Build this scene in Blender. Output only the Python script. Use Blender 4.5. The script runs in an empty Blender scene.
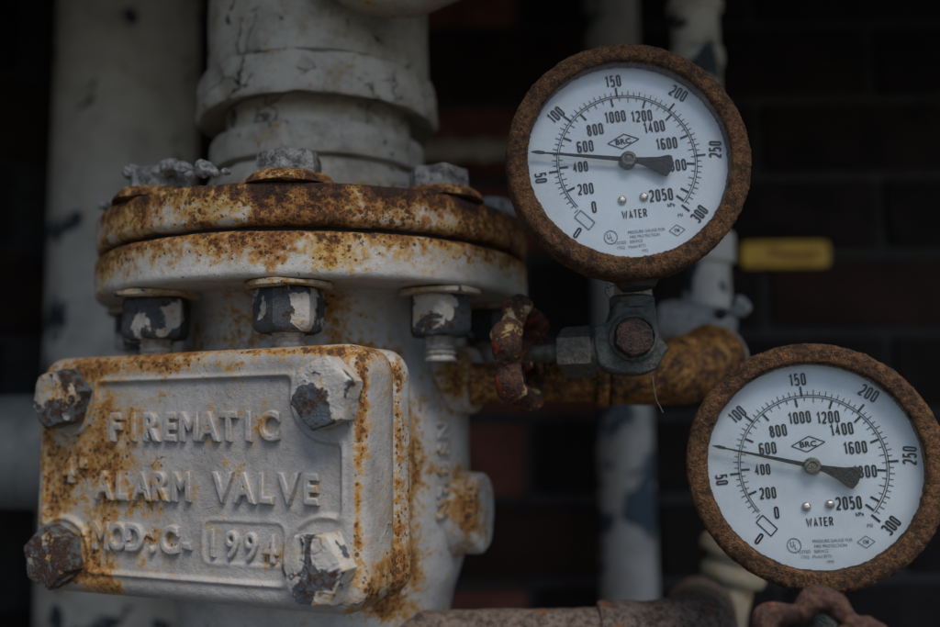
import bpy, bmesh, math, random
import numpy as np
from mathutils import Vector, Matrix, noise

# ------------------------------------------------------------------ camera, sky, sun, exposure
S = 0.001                      # lengths below are in millimetres
Z0 = 1000.0                    # camera height above the ground, mm
FPX = 35.0 / 36.0 * 940.0      # focal length in photograph pixels (940 wide)
PITCH, ROLL = math.radians(6.4), math.radians(0.8)
scene = bpy.context.scene
col = scene.collection

fwd = Vector((0, math.cos(PITCH), math.sin(PITCH)))
up0 = Vector((0, -math.sin(PITCH), math.cos(PITCH)))
rt0 = Vector((1, 0, 0))
upv = math.cos(ROLL) * up0 + math.sin(ROLL) * rt0
rtv = math.cos(ROLL) * rt0 - math.sin(ROLL) * up0

cam_d = bpy.data.cameras.new('camera')
cam = bpy.data.objects.new('camera', cam_d)
col.objects.link(cam)
m = Matrix.Identity(4)
for i in range(3):
    m[i][0], m[i][1], m[i][2] = rtv[i], upv[i], -fwd[i]
m[2][3] = Z0 * S
cam.matrix_world = m
cam_d.lens = 35.0
cam_d.sensor_width = 36.0
cam_d.clip_start = 0.01
cam_d.clip_end = 200.0
cam_d.dof.use_dof = True
cam_d.dof.focus_distance = 0.385
cam_d.dof.aperture_fstop = 3.2
cam_d.dof.aperture_blades = 9
scene.camera = cam

SUN_AZ, SUN_EL = math.radians(26), math.radians(61)      # from the front right, high
world = bpy.data.worlds.new('World')
scene.world = world
world.use_nodes = True
wn = world.node_tree
sky = wn.nodes.new('ShaderNodeTexSky')
sky.sky_type = 'NISHITA'
sky.sun_disc = False
sky.sun_elevation = SUN_EL
sky.sun_rotation = math.pi - SUN_AZ
sky.air_density = 1.0
sky.dust_density = 2.0
sky.ozone_density = 1.0
wn.links.new(sky.outputs[0], wn.nodes['Background'].inputs[0])
wn.nodes['Background'].inputs[1].default_value = 0.05
sun_d = bpy.data.lights.new('sun', 'SUN')
sun_d.energy = 1.5
sun_d.angle = math.radians(40)
sun_d.color = (1.0, 0.95, 0.86)
sun = bpy.data.objects.new('sun', sun_d)
col.objects.link(sun)
sdir = Vector((math.sin(SUN_AZ) * math.cos(SUN_EL), -math.cos(SUN_AZ) * math.cos(SUN_EL), math.sin(SUN_EL)))
sun.rotation_euler = sdir.to_track_quat('Z', 'Y').to_euler()
sun.location = (0.5, -1.0, 3.0)
scene.view_settings.view_transform = 'Standard'
scene.view_settings.look = 'None'
scene.view_settings.gamma = 1.0
scene.view_settings.exposure = 1.62
scene.view_settings.use_curve_mapping = False
scene.cycles.max_bounces = 6
scene.cycles.diffuse_bounces = 3
scene.cycles.glossy_bounces = 2


# ------------------------------------------------------------------ helpers
def ray(px, py):
    return fwd + rtv * ((px - 470.0) / FPX) + upv * ((313.5 - py) / FPX)


def at(px, py, Y):
    """point (mm, camera at the origin) seen at a photograph pixel on the vertical plane y = Y"""
    d = ray(px, py)
    return d * (Y / d.y)


def proj(p):
    d = p.dot(fwd)
    return 470 + FPX * p.dot(rtv) / d, 313.5 - FPX * p.dot(upv) / d


def L(x, y, z):
    return Vector((x * S, y * S, (z + Z0) * S))


def props(o, label=None, cat=None, group=None, kind=None):
    if label: o['label'] = label
    if cat: o['category'] = cat
    if group: o['group'] = group
    if kind: o['kind'] = kind
    return o


def thing(name, label, cat, p=(0, 0, 0), rot=(0, 0, 0), group=None):
    o = bpy.data.objects.new(name, None)
    o.empty_display_size = 0.02
    col.objects.link(o)
    o.location = L(*p)
    o.rotation_euler = rot
    return props(o, label, cat, group)


def obj(name, verts, faces, mat, parent=None, loc=None, rot=None, sharp=38, smooth=True):
    me = bpy.data.meshes.new(name)
    me.from_pydata([(v[0] * S, v[1] * S, v[2] * S) for v in verts], [], faces)
    me.update()
    return link(name, me, mat, parent, loc, rot, sharp, smooth)


def link(name, me, mat, parent=None, loc=None, rot=None, sharp=38, smooth=True):
    bm = bmesh.new()
    bm.from_mesh(me)
    bmesh.ops.recalc_face_normals(bm, faces=bm.faces)
    if smooth:
        lim = math.radians(sharp)
        for f in bm.faces: f.smooth = True
        for e in bm.edges:
            e.smooth = not (len(e.link_faces) == 2 and e.calc_face_angle(0) > lim)
    bm.to_mesh(me)
    bm.free()
    me.materials.append(mat)
    o = bpy.data.objects.new(name, me)
    col.objects.link(o)
    if parent is not None:
        o.parent = parent
        if loc is not None: o.location = (loc[0] * S, loc[1] * S, loc[2] * S)
    elif loc is not None:
        o.location = L(*loc)
    if rot is not None: o.rotation_euler = rot
    return o


def hexr(a, sides=6):
    k = 2 * math.pi / sides
    t = (a % k) - k / 2
    return math.cos(k / 2) / math.cos(t)


def lathe(prof, n=64, M=None, sides=6, phase=0.0, closed=False):
    """prof: (radius, height[, hex blend]); surface of revolution about z, optionally hexagonal"""
    V, F = [], []
    for p in prof:
        h = p[2] if len(p) > 2 else 0.0
        for k in range(n):
            a = 2 * math.pi * k / n
            r = p[0] * (1 - h + h * hexr(a + phase, sides)) if h else p[0]
            V.append(Vector((r * math.cos(a), r * math.sin(a), p[1])))
    np_ = len(prof)
    for i in range(np_ if closed else np_ - 1):
        j = (i + 1) % np_
        for k in range(n):
            k2 = (k + 1) % n
            F.append((i * n + k, i * n + k2, j * n + k2, j * n + k))
    if not closed:
        if prof[0][0] > 1e-6: F.append(tuple(range(n))[::-1])
        if prof[-1][0] > 1e-6: F.append(tuple(range((np_ - 1) * n, np_ * n)))
    if M is not None: V = [M @ v for v in V]
    return V, F


def smooth_prof(pts, step=1.5):
    """subdivide a profile's straight runs so that it can be roughened"""
    out = []
    for a, b in zip(pts[:-1], pts[1:]):
        d = math.hypot(b[0] - a[0], b[1] - a[1])
        k = max(1, int(d / step))
        for i in range(k):
            t = i / k
            out.append(tuple(x + (y - x) * t for x, y in zip(a, b)))
    out.append(pts[-1])
    return out


def tube(path, rad, n=24, close=False, caps=True):
    path = [Vector(p) for p in path]
    if not hasattr(rad, '__len__'): rad = [rad] * len(path)
    V, F = [], []
    N = len(path)
    t0 = (path[1] - path[0]).normalized()
    u = t0.orthogonal().normalized()
    for i in range(N):
        if close: t = (path[(i + 1) % N] - path[i - 1]).normalized()
        elif i == 0: t = t0
        elif i == N - 1: t = (path[-1] - path[-2]).normalized()
        else: t = (path[i + 1] - path[i - 1]).normalized()
        u = (u - t * u.dot(t)).normalized()
        w = t.cross(u)
        for k in range(n):
            a = 2 * math.pi * k / n
            V.append(path[i] + (u * math.cos(a) + w * math.sin(a)) * rad[i])
    for i in range(N if close else N - 1):
        j = (i + 1) % N
        for k in range(n):
            k2 = (k + 1) % n
            F.append((i * n + k, i * n + k2, j * n + k2, j * n + k))
    if caps and not close:
        F.append(tuple(range(n))[::-1]); F.append(tuple(range((N - 1) * n, N * n)))
    return V, F


def bend(p0, p1, p2, r, k=12):
    """rounded corner at p1"""
    p0, p1, p2 = Vector(p0), Vector(p1), Vector(p2)
    a, b = p1 + (p0 - p1).normalized() * r, p1 + (p2 - p1).normalized() * r
    return [a.lerp(p1, t).lerp(p1.lerp(b, t), t) for t in [i / k for i in range(k + 1)]]


def run(pts, step=4.0):
    out = []
    for a, b in zip(pts[:-1], pts[1:]):
        a, b = Vector(a), Vector(b)
        k = max(1, int((b - a).length / step))
        out += [a.lerp(b, i / k) for i in range(k)]
    return out + [Vector(pts[-1])]


def roughen(o, amp, freq, seed=0.0, octs=3, ridged=False):
    """displace along the normals; amp and 1/freq in mm"""
    me = o.data
    nv = len(me.vertices)
    co = np.empty(nv * 3); me.vertices.foreach_get('co', co)
    no = np.empty(nv * 3); me.vertex_normals.foreach_get('vector', no)
    co = co.reshape(-1, 3); no = no.reshape(-1, 3)
    off = Vector((seed * 17.3, seed * 5.1, seed * 9.7))
    for i in range(nv):
        p = Vector(co[i]) * (1000.0 * freq) + off
        d, a = 0.0, 1.0
        for k in range(octs):
            d += a * noise.noise(p)
            p = p * 2.17; a *= 0.52
        if ridged: d = -abs(d)
        co[i] += no[i] * (d * amp * S)
    me.vertices.foreach_set('co', co.ravel())
    me.update()
    return o


def rust_attr(o, fn, M=None):
    """store how rusty each place of a surface is; fn gets the point in mm in camera-height coordinates"""
    me = o.data
    at_ = me.attributes.new('rust', 'FLOAT', 'POINT')
    vals = []
    for v in me.vertices:
        p = v.co * 1000.0
        if M is not None: p = M @ p
        vals.append(fn(p))
    at_.data.foreach_set('value', vals)
    return o


def outline(w, h, r, inset=0.0, n=None):
    """rounded rectangle (x, z) of full size w x h"""
    w2, h2, r2 = w / 2 - inset, h / 2 - inset, max(r - inset, 0.6)
    pts = []
    def seg(a, b, k): pts.extend([(a[0] + (b[0] - a[0]) * i / k, a[1] + (b[1] - a[1]) * i / k) for i in range(k)])
    def arc(cx, cz, a0, k): pts.extend([(cx + r2 * math.cos(a0 + math.pi / 2 * i / k), cz + r2 * math.sin(a0 + math.pi / 2 * i / k)) for i in range(k)])
    kw, kh, ka = n or (40, 24, 12)
    seg((-w2 + r2, -h2), (w2 - r2, -h2), kw); arc(w2 - r2, -h2 + r2, -math.pi / 2, ka)
    seg((w2, -h2 + r2), (w2, h2 - r2), kh); arc(w2 - r2, h2 - r2, 0, ka)
    seg((w2 - r2, h2), (-w2 + r2, h2), kw); arc(-w2 + r2, h2 - r2, math.pi / 2, ka)
    seg((-w2, h2 - r2), (-w2, -h2 + r2), kh); arc(-w2 + r2, -h2 + r2, math.pi, ka)
    return pts


def loft_rr(w, h, r, levels, zc=0.0, n=None, caps=(True, True)):
    """levels: (y, inset)"""
    V, F = [], []
    for (y, ins) in levels:
        o_ = outline(w, h, r, ins, n)
        V += [Vector((x, y, z + zc)) for x, z in o_]
    k = len(o_)
    for i in range(len(levels) - 1):
        for j in range(k):
            j2 = (j + 1) % k
            F.append((i * k + j, i * k + j2, (i + 1) * k + j2, (i + 1) * k + j))
    if caps[0]: F.append(tuple(range(k))[::-1])
    if caps[1]: F.append(tuple(range((len(levels) - 1) * k, len(levels) * k)))
    return V, F


def rounded_box(w, d, h, r, seg=2):
    bm = bmesh.new()
    bmesh.ops.create_cube(bm, size=1.0)
    for v in bm.verts: v.co = Vector((v.co.x * w, v.co.y * d, v.co.z * h))
    bmesh.ops.bevel(bm, geom=list(bm.edges), offset=r, segments=seg, profile=0.5, affect='EDGES')
    V = [v.co.copy() for v in bm.verts]
    bm.verts.index_update()
    F = [tuple(v.index for v in f.verts) for f in bm.faces]
    bm.free()
    return V, F


def text_mesh(body, size, extrude=0.02, bevel=0.0, sx=1.0, offset=0.0, res=3, spacing=1.0, center=True):
    c = bpy.data.curves.new('t', 'FONT')
    c.body = body
    c.size = size
    c.extrude = extrude
    c.bevel_depth = bevel
    c.bevel_resolution = 2
    c.offset = offset
    c.resolution_u = res
    c.space_character = spacing
    if center:
        c.align_x = 'CENTER'; c.align_y = 'CENTER'
    o = bpy.data.objects.new('t', c)
    col.objects.link(o)
    dg = bpy.context.evaluated_depsgraph_get()
    dg.update()
    me = bpy.data.meshes.new_from_object(o.evaluated_get(dg))
    V = [v.co.copy() for v in me.vertices]
    F = [tuple(p.vertices) for p in me.polygons]
    col.objects.unlink(o)
    bpy.data.objects.remove(o); bpy.data.curves.remove(c); bpy.data.meshes.remove(me)
    if center and V:                                  # exact centring
        cx = (min(v.x for v in V) + max(v.x for v in V)) / 2
        cy = (min(v.y for v in V) + max(v.y for v in V)) / 2
        for v in V: v.x -= cx; v.y -= cy
    for v in V: v.x *= sx
    return V, F


def rotM(axis, deg):
    return Matrix.Rotation(math.radians(deg), 4, axis)


def T(x, y, z):
    return Matrix.Translation((x, y, z))


def toward(d):
    """matrix that turns +z into direction d"""
    return Vector(d).normalized().to_track_quat('Z', 'Y').to_matrix().to_4x4()


# ------------------------------------------------------------------ materials
class NT:
    def __init__(self, name):
        self.m = bpy.data.materials.new(name)
        self.m.use_nodes = True
        self.t = self.m.node_tree
        self.b = self.t.nodes['Principled BSDF']
        self.out = self.t.nodes['Material Output']

    def node(self, kind, **kw):
        n = self.t.nodes.new(kind)
        for k, v in kw.items(): setattr(n, k, v)
        return n

    def put(self, sock, v):
        if isinstance(v, (int, float)):
            sock.default_value = v
        elif isinstance(v, tuple):
            sock.default_value = (*v, 1.0) if len(v) == 3 and sock.type == 'RGBA' else v
        else:
            self.t.links.new(v, sock)

    def math(self, op, a, b=0.0, clamp=False):
        n = self.node('ShaderNodeMath', operation=op, use_clamp=clamp)
        self.put(n.inputs[0], a); self.put(n.inputs[1], b)
        return n.outputs[0]

    def add(self, *xs):
        r = xs[0]
        for x in xs[1:]: r = self.math('ADD', r, x)
        return r

    def mul(self, a, b): return self.math('MULTIPLY', a, b)

    def step(self, v, lo, hi, a=0.0, b=1.0):
        n = self.node('ShaderNodeMapRange', interpolation_type='SMOOTHSTEP')
        self.put(n.inputs[0], v)
        n.inputs[1].default_value, n.inputs[2].default_value = lo, hi
        n.inputs[3].default_value, n.inputs[4].default_value = a, b
        return n.outputs[0]

    def mix(self, f, a, b, mode='MIX'):
        n = self.node('ShaderNodeMix', data_type='RGBA', blend_type=mode)
        self.put(n.inputs[0], f); self.put(n.inputs[6], a); self.put(n.inputs[7], b)
        return n.outputs[2]

    def coords(self, seed=0.0, per_object=True, stretch=(1, 1, 1)):
        tc = self.node('ShaderNodeTexCoord')
        mp = self.node('ShaderNodeVectorMath', operation='MULTIPLY_ADD')
        self.put(mp.inputs[0], tc.outputs['Object'])
        mp.inputs[1].default_value = tuple(1000.0 * s for s in stretch)
        mp.inputs[2].default_value = (seed * 31.7, seed * 13.3, seed * 47.9)
        v = mp.outputs[0]
        if per_object:
            oi = self.node('ShaderNodeObjectInfo')
            sc = self.node('ShaderNodeVectorMath', operation='SCALE')
            sc.inputs[0].default_value = (231.0, 517.0, 377.0)
            self.put(sc.inputs['Scale'], oi.outputs['Random'])
            ad = self.node('ShaderNodeVectorMath', operation='ADD')
            self.put(ad.inputs[0], v); self.put(ad.inputs[1], sc.outputs[0])
            v = ad.outputs[0]
        return v

    def noise(self, vec, scale, detail=4, rough=0.55, dist=0.0, k=2.6):
        """noise stretched to about -1..1"""
        n = self.node('ShaderNodeTexNoise')
        self.put(n.inputs['Vector'], vec)
        n.inputs['Scale'].default_value = scale
        n.inputs['Detail'].default_value = detail
        n.inputs['Roughness'].default_value = rough
        n.inputs['Distortion'].default_value = dist
        return self.mul(self.math('SUBTRACT', n.outputs[0], 0.5), k * 2)

    def cracks(self, vec, scale, warp):
        w = self.node('ShaderNodeTexNoise')
        self.put(w.inputs['Vector'], vec); w.inputs['Scale'].default_value = scale * 1.5; w.inputs['Detail'].default_value = 4
        sc = self.node('ShaderNodeVectorMath', operation='SCALE'); self.put(sc.inputs[0], w.outputs[1]); sc.inputs['Scale'].default_value = warp
        ad = self.node('ShaderNodeVectorMath', operation='ADD'); self.put(ad.inputs[0], vec); self.put(ad.inputs[1], sc.outputs[0])
        v = self.node('ShaderNodeTexVoronoi', feature='DISTANCE_TO_EDGE')
        self.put(v.inputs['Vector'], ad.outputs[0]); v.inputs['Scale'].default_value = scale
        return v.outputs[0]

    def specks(self, vec, scale, warp):
        """round specks: distance to a scattered centre and a random number of that centre"""
        w = self.node('ShaderNodeTexNoise')
        self.put(w.inputs['Vector'], vec); w.inputs['Scale'].default_value = scale * 2.2; w.inputs['Detail'].default_value = 3
        sc = self.node('ShaderNodeVectorMath', operation='SCALE'); self.put(sc.inputs[0], w.outputs[1]); sc.inputs['Scale'].default_value = warp
        ad = self.node('ShaderNodeVectorMath', operation='ADD'); self.put(ad.inputs[0], vec); self.put(ad.inputs[1], sc.outputs[0])
        v = self.node('ShaderNodeTexVoronoi', feature='F1')
        self.put(v.inputs['Vector'], ad.outputs[0]); v.inputs['Scale'].default_value = scale
        sp = self.node('ShaderNodeSeparateColor'); self.put(sp.inputs[0], v.outputs['Color'])
        return v.outputs['Distance'], sp.outputs[0]

    def finish(self, color, rough, height=None, dist_mm=1.0, spec=0.5, metal=0.0, strength=1.0):
        self.put(self.b.inputs['Base Color'], color)
        self.put(self.b.inputs['Roughness'], rough)
        self.put(self.b.inputs['Metallic'], metal)
        self.b.inputs['Specular IOR Level'].default_value = spec
        if height is not None:
            bp = self.node('ShaderNodeBump')
            bp.inputs['Strength'].default_value = strength
            bp.inputs['Distance'].default_value = dist_mm * S
            self.put(bp.inputs['Height'], height)
            self.put(self.b.inputs['Normal'], bp.outputs[0])
        return self.m


OCHRE, ORANGE, BROWN, BLACKRUST = (0.31, 0.155, 0.026), (0.20, 0.072, 0.010), (0.085, 0.030, 0.010), (0.022, 0.011, 0.008)


def painted(name, paint=(0.40, 0.39, 0.385), rust=0.0, seed=0.0, chip=None, chip_col=(0.035, 0.05, 0.06), chip_scale=0.05,
            crack=0.0, dirt=0.35, spots=1.0, gain=1.0, crust_at=1.5, per_object=True, chip_rust=0.3, orange=0.0):
    """old oil paint on cast iron: rust stains where the 'rust' attribute says, dark pits, chips, cracks"""
    t = NT(name)
    v = t.coords(seed, per_object)
    a = t.node('ShaderNodeAttribute', attribute_name='rust')
    A = t.add(t.mul(a.outputs['Fac'], gain), rust)
    nL, nM = t.noise(v, 0.018, 3), t.noise(v, 0.075, 6, 0.62)
    nS, nF = t.noise(v, 0.30, 5, 0.6), t.noise(v, 1.3, 4, 0.6)
    s = t.add(A, t.mul(nM, 0.42), t.mul(nS, 0.28), t.mul(nL, 0.12))
    pale, stain, deep = t.step(s, 0.14, 0.60), t.step(s, 0.40, 0.80), t.step(s, 0.72, 1.15)
    sd1, sd2 = t.specks(v, 0.40, 1.3), t.specks(v, 0.95, 0.5)
    s1 = t.math('SUBTRACT', t.add(t.mul(A, 0.62), t.mul(sd1[1], 0.55), t.mul(nM, 0.16), -0.55), sd1[0])
    s2 = t.math('SUBTRACT', t.add(t.mul(A, 0.60), t.mul(sd2[1], 0.60), t.mul(nM, 0.18), -0.58), sd2[0])
    spot = t.mul(t.math('MAXIMUM', t.step(s1, -0.02, 0.07), t.step(s2, -0.02, 0.08)), spots)
    crust = t.step(t.add(s, t.mul(nF, 0.12)), crust_at, crust_at + 0.14)
    pin = t.step(t.add(t.noise(v, 0.85, 1.5), t.mul(nL, 0.2)), 1.12, 1.22)
    grime = t.step(t.add(t.noise(v, 0.04, 6, 0.7), t.mul(nS, 0.25)), -0.5, 0.9)
    c = t.mix(t.mul(grime, dirt), paint, tuple(x * k for x, k in zip(paint, (0.42, 0.40, 0.36))))
    c = t.mix(t.mul(pale, 0.50), c, (0.38, 0.25, 0.085))
    och = OCHRE if not orange else t.mix(t.step(t.add(t.noise(v, 0.05, 4), t.mul(nS, 0.3)), -0.6, 0.7), (0.45, 0.265, 0.05), (0.30, 0.115, 0.013))
    c = t.mix(t.mul(stain, 0.85), c, och)
    c = t.mix(t.mul(deep, 0.9), c, ORANGE)
    c = t.mix(t.mul(spot, 0.92), c, t.mix(t.step(nF, -0.7, 0.4), BLACKRUST, BROWN))
    c = t.mix(t.mul(pin, 0.75), c, (0.03, 0.022, 0.018))
    c = t.mix(crust, c, t.mix(t.step(nF, -0.4, 0.7), BLACKRUST, BROWN))
    h = t.add(t.mul(nF, 0.05), t.mul(nS, 0.06), t.mul(nM, 0.12), t.mul(spot, -0.30), t.mul(pin, -0.22), t.mul(crust, t.add(t.mul(nF, 0.30), -0.25)))
    rough = t.add(t.step(s, 0.2, 0.9, 0.46, 0.85), t.mul(nS, 0.06))
    if crack:
        d = t.cracks(v, 0.055, 14.0)
        sel = t.step(t.add(t.noise(v, 0.03, 3), t.mul(A, 0.4)), 0.2 / crack, 0.5 / crack)
        line = t.mul(t.step(d, 0.028, 0.006), sel)
        c = t.mix(t.mul(line, 0.9), c, (0.03, 0.02, 0.014))
        h = t.add(h, t.mul(line, -0.55), t.mul(t.mul(t.step(d, 0.02, 0.14, 1.0, 0.0), sel), 0.30))
    if chip is not None:
        n = t.add(t.noise(v, chip_scale, 5, 0.58, 0.6), t.mul(nS, 0.10))
        ch = t.step(n, chip, chip + 0.07)
        rim = t.mul(t.step(n, chip - 0.28, chip), t.step(n, chip + 0.07, chip, 0.0, 1.0))
        inner = t.mix(t.step(t.add(nS, t.mul(nM, 0.5)), 0.3 - chip_rust, 0.9 - chip_rust), chip_col, t.mix(t.step(nF, -0.6, 0.8), BLACKRUST, (0.07, 0.032, 0.016)))
        inner = t.mix(t.mul(t.step(nF, 0.5, 0.9), 0.4), inner, tuple(min(1, x * 3.2 + 0.03) for x in chip_col))
        c = t.mix(ch, c, inner)
        h = t.add(h, t.mul(ch, t.add(t.mul(nF, 0.12), -0.75)), t.mul(rim, 0.22))
        rough = t.add(rough, t.mul(ch, 0.12))
    return t.finish(c, rough, h, 1.0, 0.45)


def rusty(name, cols=((0.030, 0.016, 0.010), (0.105, 0.045, 0.018), (0.215, 0.095, 0.032)), seed=0.0, fine=1.0, bump=1.0, extra=None, rough=0.88):
    """bare iron gone to scale: grainy brown, black and orange"""
    t = NT(name)
    v = t.coords(seed)
    nM, nS, nF = t.noise(v, 0.09, 5, 0.6), t.noise(v, 0.42 * fine, 5, 0.65), t.noise(v, 1.5 * fine, 4, 0.65)
    c = t.mix(t.step(t.add(nS, t.mul(nM, 0.5), t.mul(nF, 0.5)), -0.9, 0.5), cols[0], cols[1])
    c = t.mix(t.step(t.add(nF, t.mul(nS, 0.45), t.mul(nM, 0.4)), 0.05, 1.2), c, cols[2])
    c = t.mix(t.mul(t.step(t.add(t.noise(v, 0.8 * fine, 2), t.mul(nF, 0.3)), 0.75, 1.15), 0.8), c, tuple(x * 0.45 for x in cols[0]))
    if extra:                      # remains of paint: (colour, threshold, scale)
        for ec, th, sc in extra:
            n = t.add(t.noise(v, sc, 4, 0.6, 0.5), t.mul(nS, 0.15))
            c = t.mix(t.step(n, th, th + 0.12), c, ec)
    h = t.add(t.mul(nF, 0.22), t.mul(nS, 0.40), t.mul(nM, 0.2))
    return t.finish(c, rough, h, bump, 0.3)


def plain(name, colr, rough=0.5, metal=0.0, var=0.3, seed=0.0, bump=0.15, scale=0.3, spec=0.5):
    t = NT(name)
    v = t.coords(seed)
    n, f = t.noise(v, scale, 5, 0.62), t.noise(v, scale * 5, 4, 0.6)
    c = t.mix(t.step(t.add(n, t.mul(f, 0.4)), -0.9, 0.9), tuple(x * (1 - var) for x in colr), tuple(min(1, x * (1 + var)) for x in colr))
    return t.finish(c, t.add(rough, t.mul(n, 0.06)), t.add(t.mul(n, 0.6), t.mul(f, 0.25)), bump, spec, metal)


M_plate = painted('old_white_paint_cover', (0.325, 0.312, 0.305), 0.0, 1.0, crack=0.33, dirt=0.45, crust_at=1.6, chip=1.12, chip_scale=0.06, chip_col=(0.10, 0.020, 0.008), chip_rust=0.2, per_object=False)
M_body = painted('old_white_paint_casting', (0.40, 0.40, 0.405), 0.0, 2.0, dirt=0.4, crack=0.25, crust_at=1.45)
M_flange = painted('old_white_paint_flange', (0.44, 0.42, 0.39), 0.0, 3.0, dirt=0.3, orange=1.0, per_object=False, crust_at=1.36)
M_riser = painted('old_white_paint_riser', (0.44, 0.405, 0.34), 0.02, 4.0, chip=0.84, chip_scale=0.045, crack=1.6, dirt=0.7, chip_col=(0.032, 0.030, 0.026), chip_rust=0.0)
M_bgpipe = painted('old_white_paint_pipe', (0.52, 0.50, 0.45), -0.05, 5.0, chip=0.46, chip_scale=0.03, dirt=0.5, chip_col=(0.03, 0.045, 0.055), chip_rust=-0.1)
M_slim = painted('flaked_white_blue_pipe', (0.42, 0.42, 0.41), -0.05, 6.0, chip=-0.02, chip_scale=0.016, dirt=0.45, chip_col=(0.045, 0.075, 0.105), chip_rust=-0.5)
M_cream = painted('cream_paint_pipe', (0.30, 0.275, 0.215), 0.22, 7.0, chip=0.95, chip_scale=0.03, dirt=0.5)
M_bolt = painted('chipped_bolt_paint', (0.36, 0.345, 0.33), 0.15, 8.0, chip=0.2, chip_scale=0.048, chip_col=(0.055, 0.072, 0.086), chip_rust=0.48, crack=0.7)
M_bolt_rust = painted('rusted_bolt_paint', (0.33, 0.31, 0.29), 0.5, 9.0, chip=-0.15, chip_scale=0.06, chip_col=(0.075, 0.09, 0.095), chip_rust=0.78)
M_nut = painted('chipped_nut_paint', (0.36, 0.34, 0.315), 0.25, 10.0, chip=-0.32, chip_scale=0.045, chip_col=(0.040, 0.048, 0.054), chip_rust=0.15)
M_washer = painted('washer_paint', (0.40, 0.36, 0.30), 0.42, 11.0, chip=0.7, chip_scale=0.1)
M_head = plain('galvanised_bolt_head', (0.20, 0.198, 0.19), 0.62, 0.0, 0.7, 12.0, 0.8, 0.2)
M_lump = plain('grey_corrosion_crust', (0.40, 0.40, 0.39), 0.95, 0.0, 0.6, 13.0, 1.0, 0.6, 0.2)
M_thread = plain('painted_thread', (0.33, 0.31, 0.285), 0.55, 0.0, 0.4, 14.0, 0.2, 0.3)
M_gasket = plain('black_gasket', (0.012, 0.010, 0.009), 0.9, 0.0, 0.3, 15.0)
M_bezel = rusty('rusted_bezel', ((0.032, 0.019, 0.012), (0.112, 0.054, 0.024), (0.25, 0.125, 0.052)), seed=16.0, bump=1.3)
M_case = rusty('rusted_case', ((0.02, 0.013, 0.01), (0.06, 0.03, 0.016), (0.12, 0.055, 0.022)), 17.0)
M_brass = rusty('rust_stained_pipe', ((0.030, 0.016, 0.010), (0.19, 0.080, 0.018), (0.46, 0.26, 0.07)), 18.0, 0.42, 0.9, rough=0.5)
M_low = rusty('dusty_rusted_pipe', ((0.05, 0.035, 0.028), (0.15, 0.115, 0.095), (0.22, 0.17, 0.14)), 19.0, 0.8, 0.8,
              extra=[((0.20, 0.07, 0.02), 0.75, 0.12)])
M_wheel = rusty('rusted_painted_wheel', ((0.028, 0.016, 0.013), (0.09, 0.044, 0.028), (0.19, 0.085, 0.04)), 20.0, 1.0, 1.2,
                extra=[((0.38, 0.25, 0.09), 0.36, 0.09), ((0.28, 0.035, 0.012), 0.5, 0.12), ((0.42, 0.37, 0.30), 0.62, 0.09)])
M_wheel_red = rusty('rusted_red_wheel', ((0.03, 0.016, 0.013), (0.09, 0.045, 0.032), (0.15, 0.08, 0.055)), 21.0, 1.0, 1.2,
                    extra=[((0.20, 0.045, 0.022), 0.7, 0.09), ((0.35, 0.25, 0.12), 0.9, 0.12)])
M_cock = plain('dark_bronze', (0.060, 0.064, 0.058), 0.5, 0.35, 0.45, 22.0, 0.35, 0.35)
M_nutb = plain('brown_bronze', (0.085, 0.078, 0.064), 0.48, 0.4, 0.4, 23.0, 0.3, 0.35)
M_plug = rusty('rusted_plug', ((0.014, 0.010, 0.010), (0.045, 0.024, 0.020), (0.085, 0.045, 0.034)), 24.0, 0.8, 0.9, rough=0.6)
M_tape = plain('sealing_tape', (0.34, 0.31, 0.26), 0.8, 0.0, 0.4, 25.0, 0.5, 0.5)
M_dark = plain('dark_iron', (0.03, 0.029, 0.027), 0.6, 0.2, 0.4, 26.0, 0.3)
M_greyv = plain('grey_painted_iron', (0.27, 0.275, 0.265), 0.55, 0.0, 0.35, 27.0, 0.3, 0.12)
M_greyp = painted('grey_green_pipe', (0.13, 0.145, 0.145), -0.1, 28.0, chip=1.2, dirt=0.5)
M_ink = plain('black_ink', (0.009, 0.011, 0.014), 0.6, 0.0, 0.25, 29.0, 0.0)
M_faint = plain('faded_ink', (0.16, 0.18, 0.20), 0.6, 0.0, 0.25, 30.0, 0.0)
M_needle = plain('black_needle', (0.012, 0.013, 0.015), 0.5, 0.0, 0.5, 31.0, 0.2, 0.5)
M_hub = plain('tarnished_hub', (0.17, 0.165, 0.14), 0.4, 0.7, 0.4, 32.0, 0.25, 0.5)
M_screw = plain('nickel_screw', (0.62, 0.58, 0.52), 0.3, 1.0, 0.2, 33.0, 0.1, 0.6)
M_fibre = plain('grey_fibre', (0.10, 0.085, 0.07), 0.9, 0.0, 0.2, 34.0, 0.0)
M_mortar = plain('dark_mortar', (0.042, 0.042, 0.043), 0.95, 0.0, 0.35, 36.0, 1.0, 0.12)


def dial_mat():
    t = NT('dial_white')
    v = t.coords(35.0)
    blotch, fine = t.noise(v, 0.035, 5, 0.65), t.noise(v, 0.6, 4, 0.65)
    c = t.mix(t.step(blotch, -0.8, 1.0), (0.64, 0.70, 0.76), (0.55, 0.605, 0.66))
    c = t.mix(t.mul(t.step(t.add(fine, t.mul(blotch, 0.6)), 0.85, 1.4), 0.35), c, (0.40, 0.40, 0.38))
    c = t.mix(t.mul(t.step(t.add(t.noise(v, 1.6, 2), t.mul(blotch, 0.3)), 1.25, 1.4), 0.5), c, (0.2, 0.2, 0.2))
    return t.finish(c, 0.55, t.mul(fine, 0.3), 0.05, 0.4)


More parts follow.
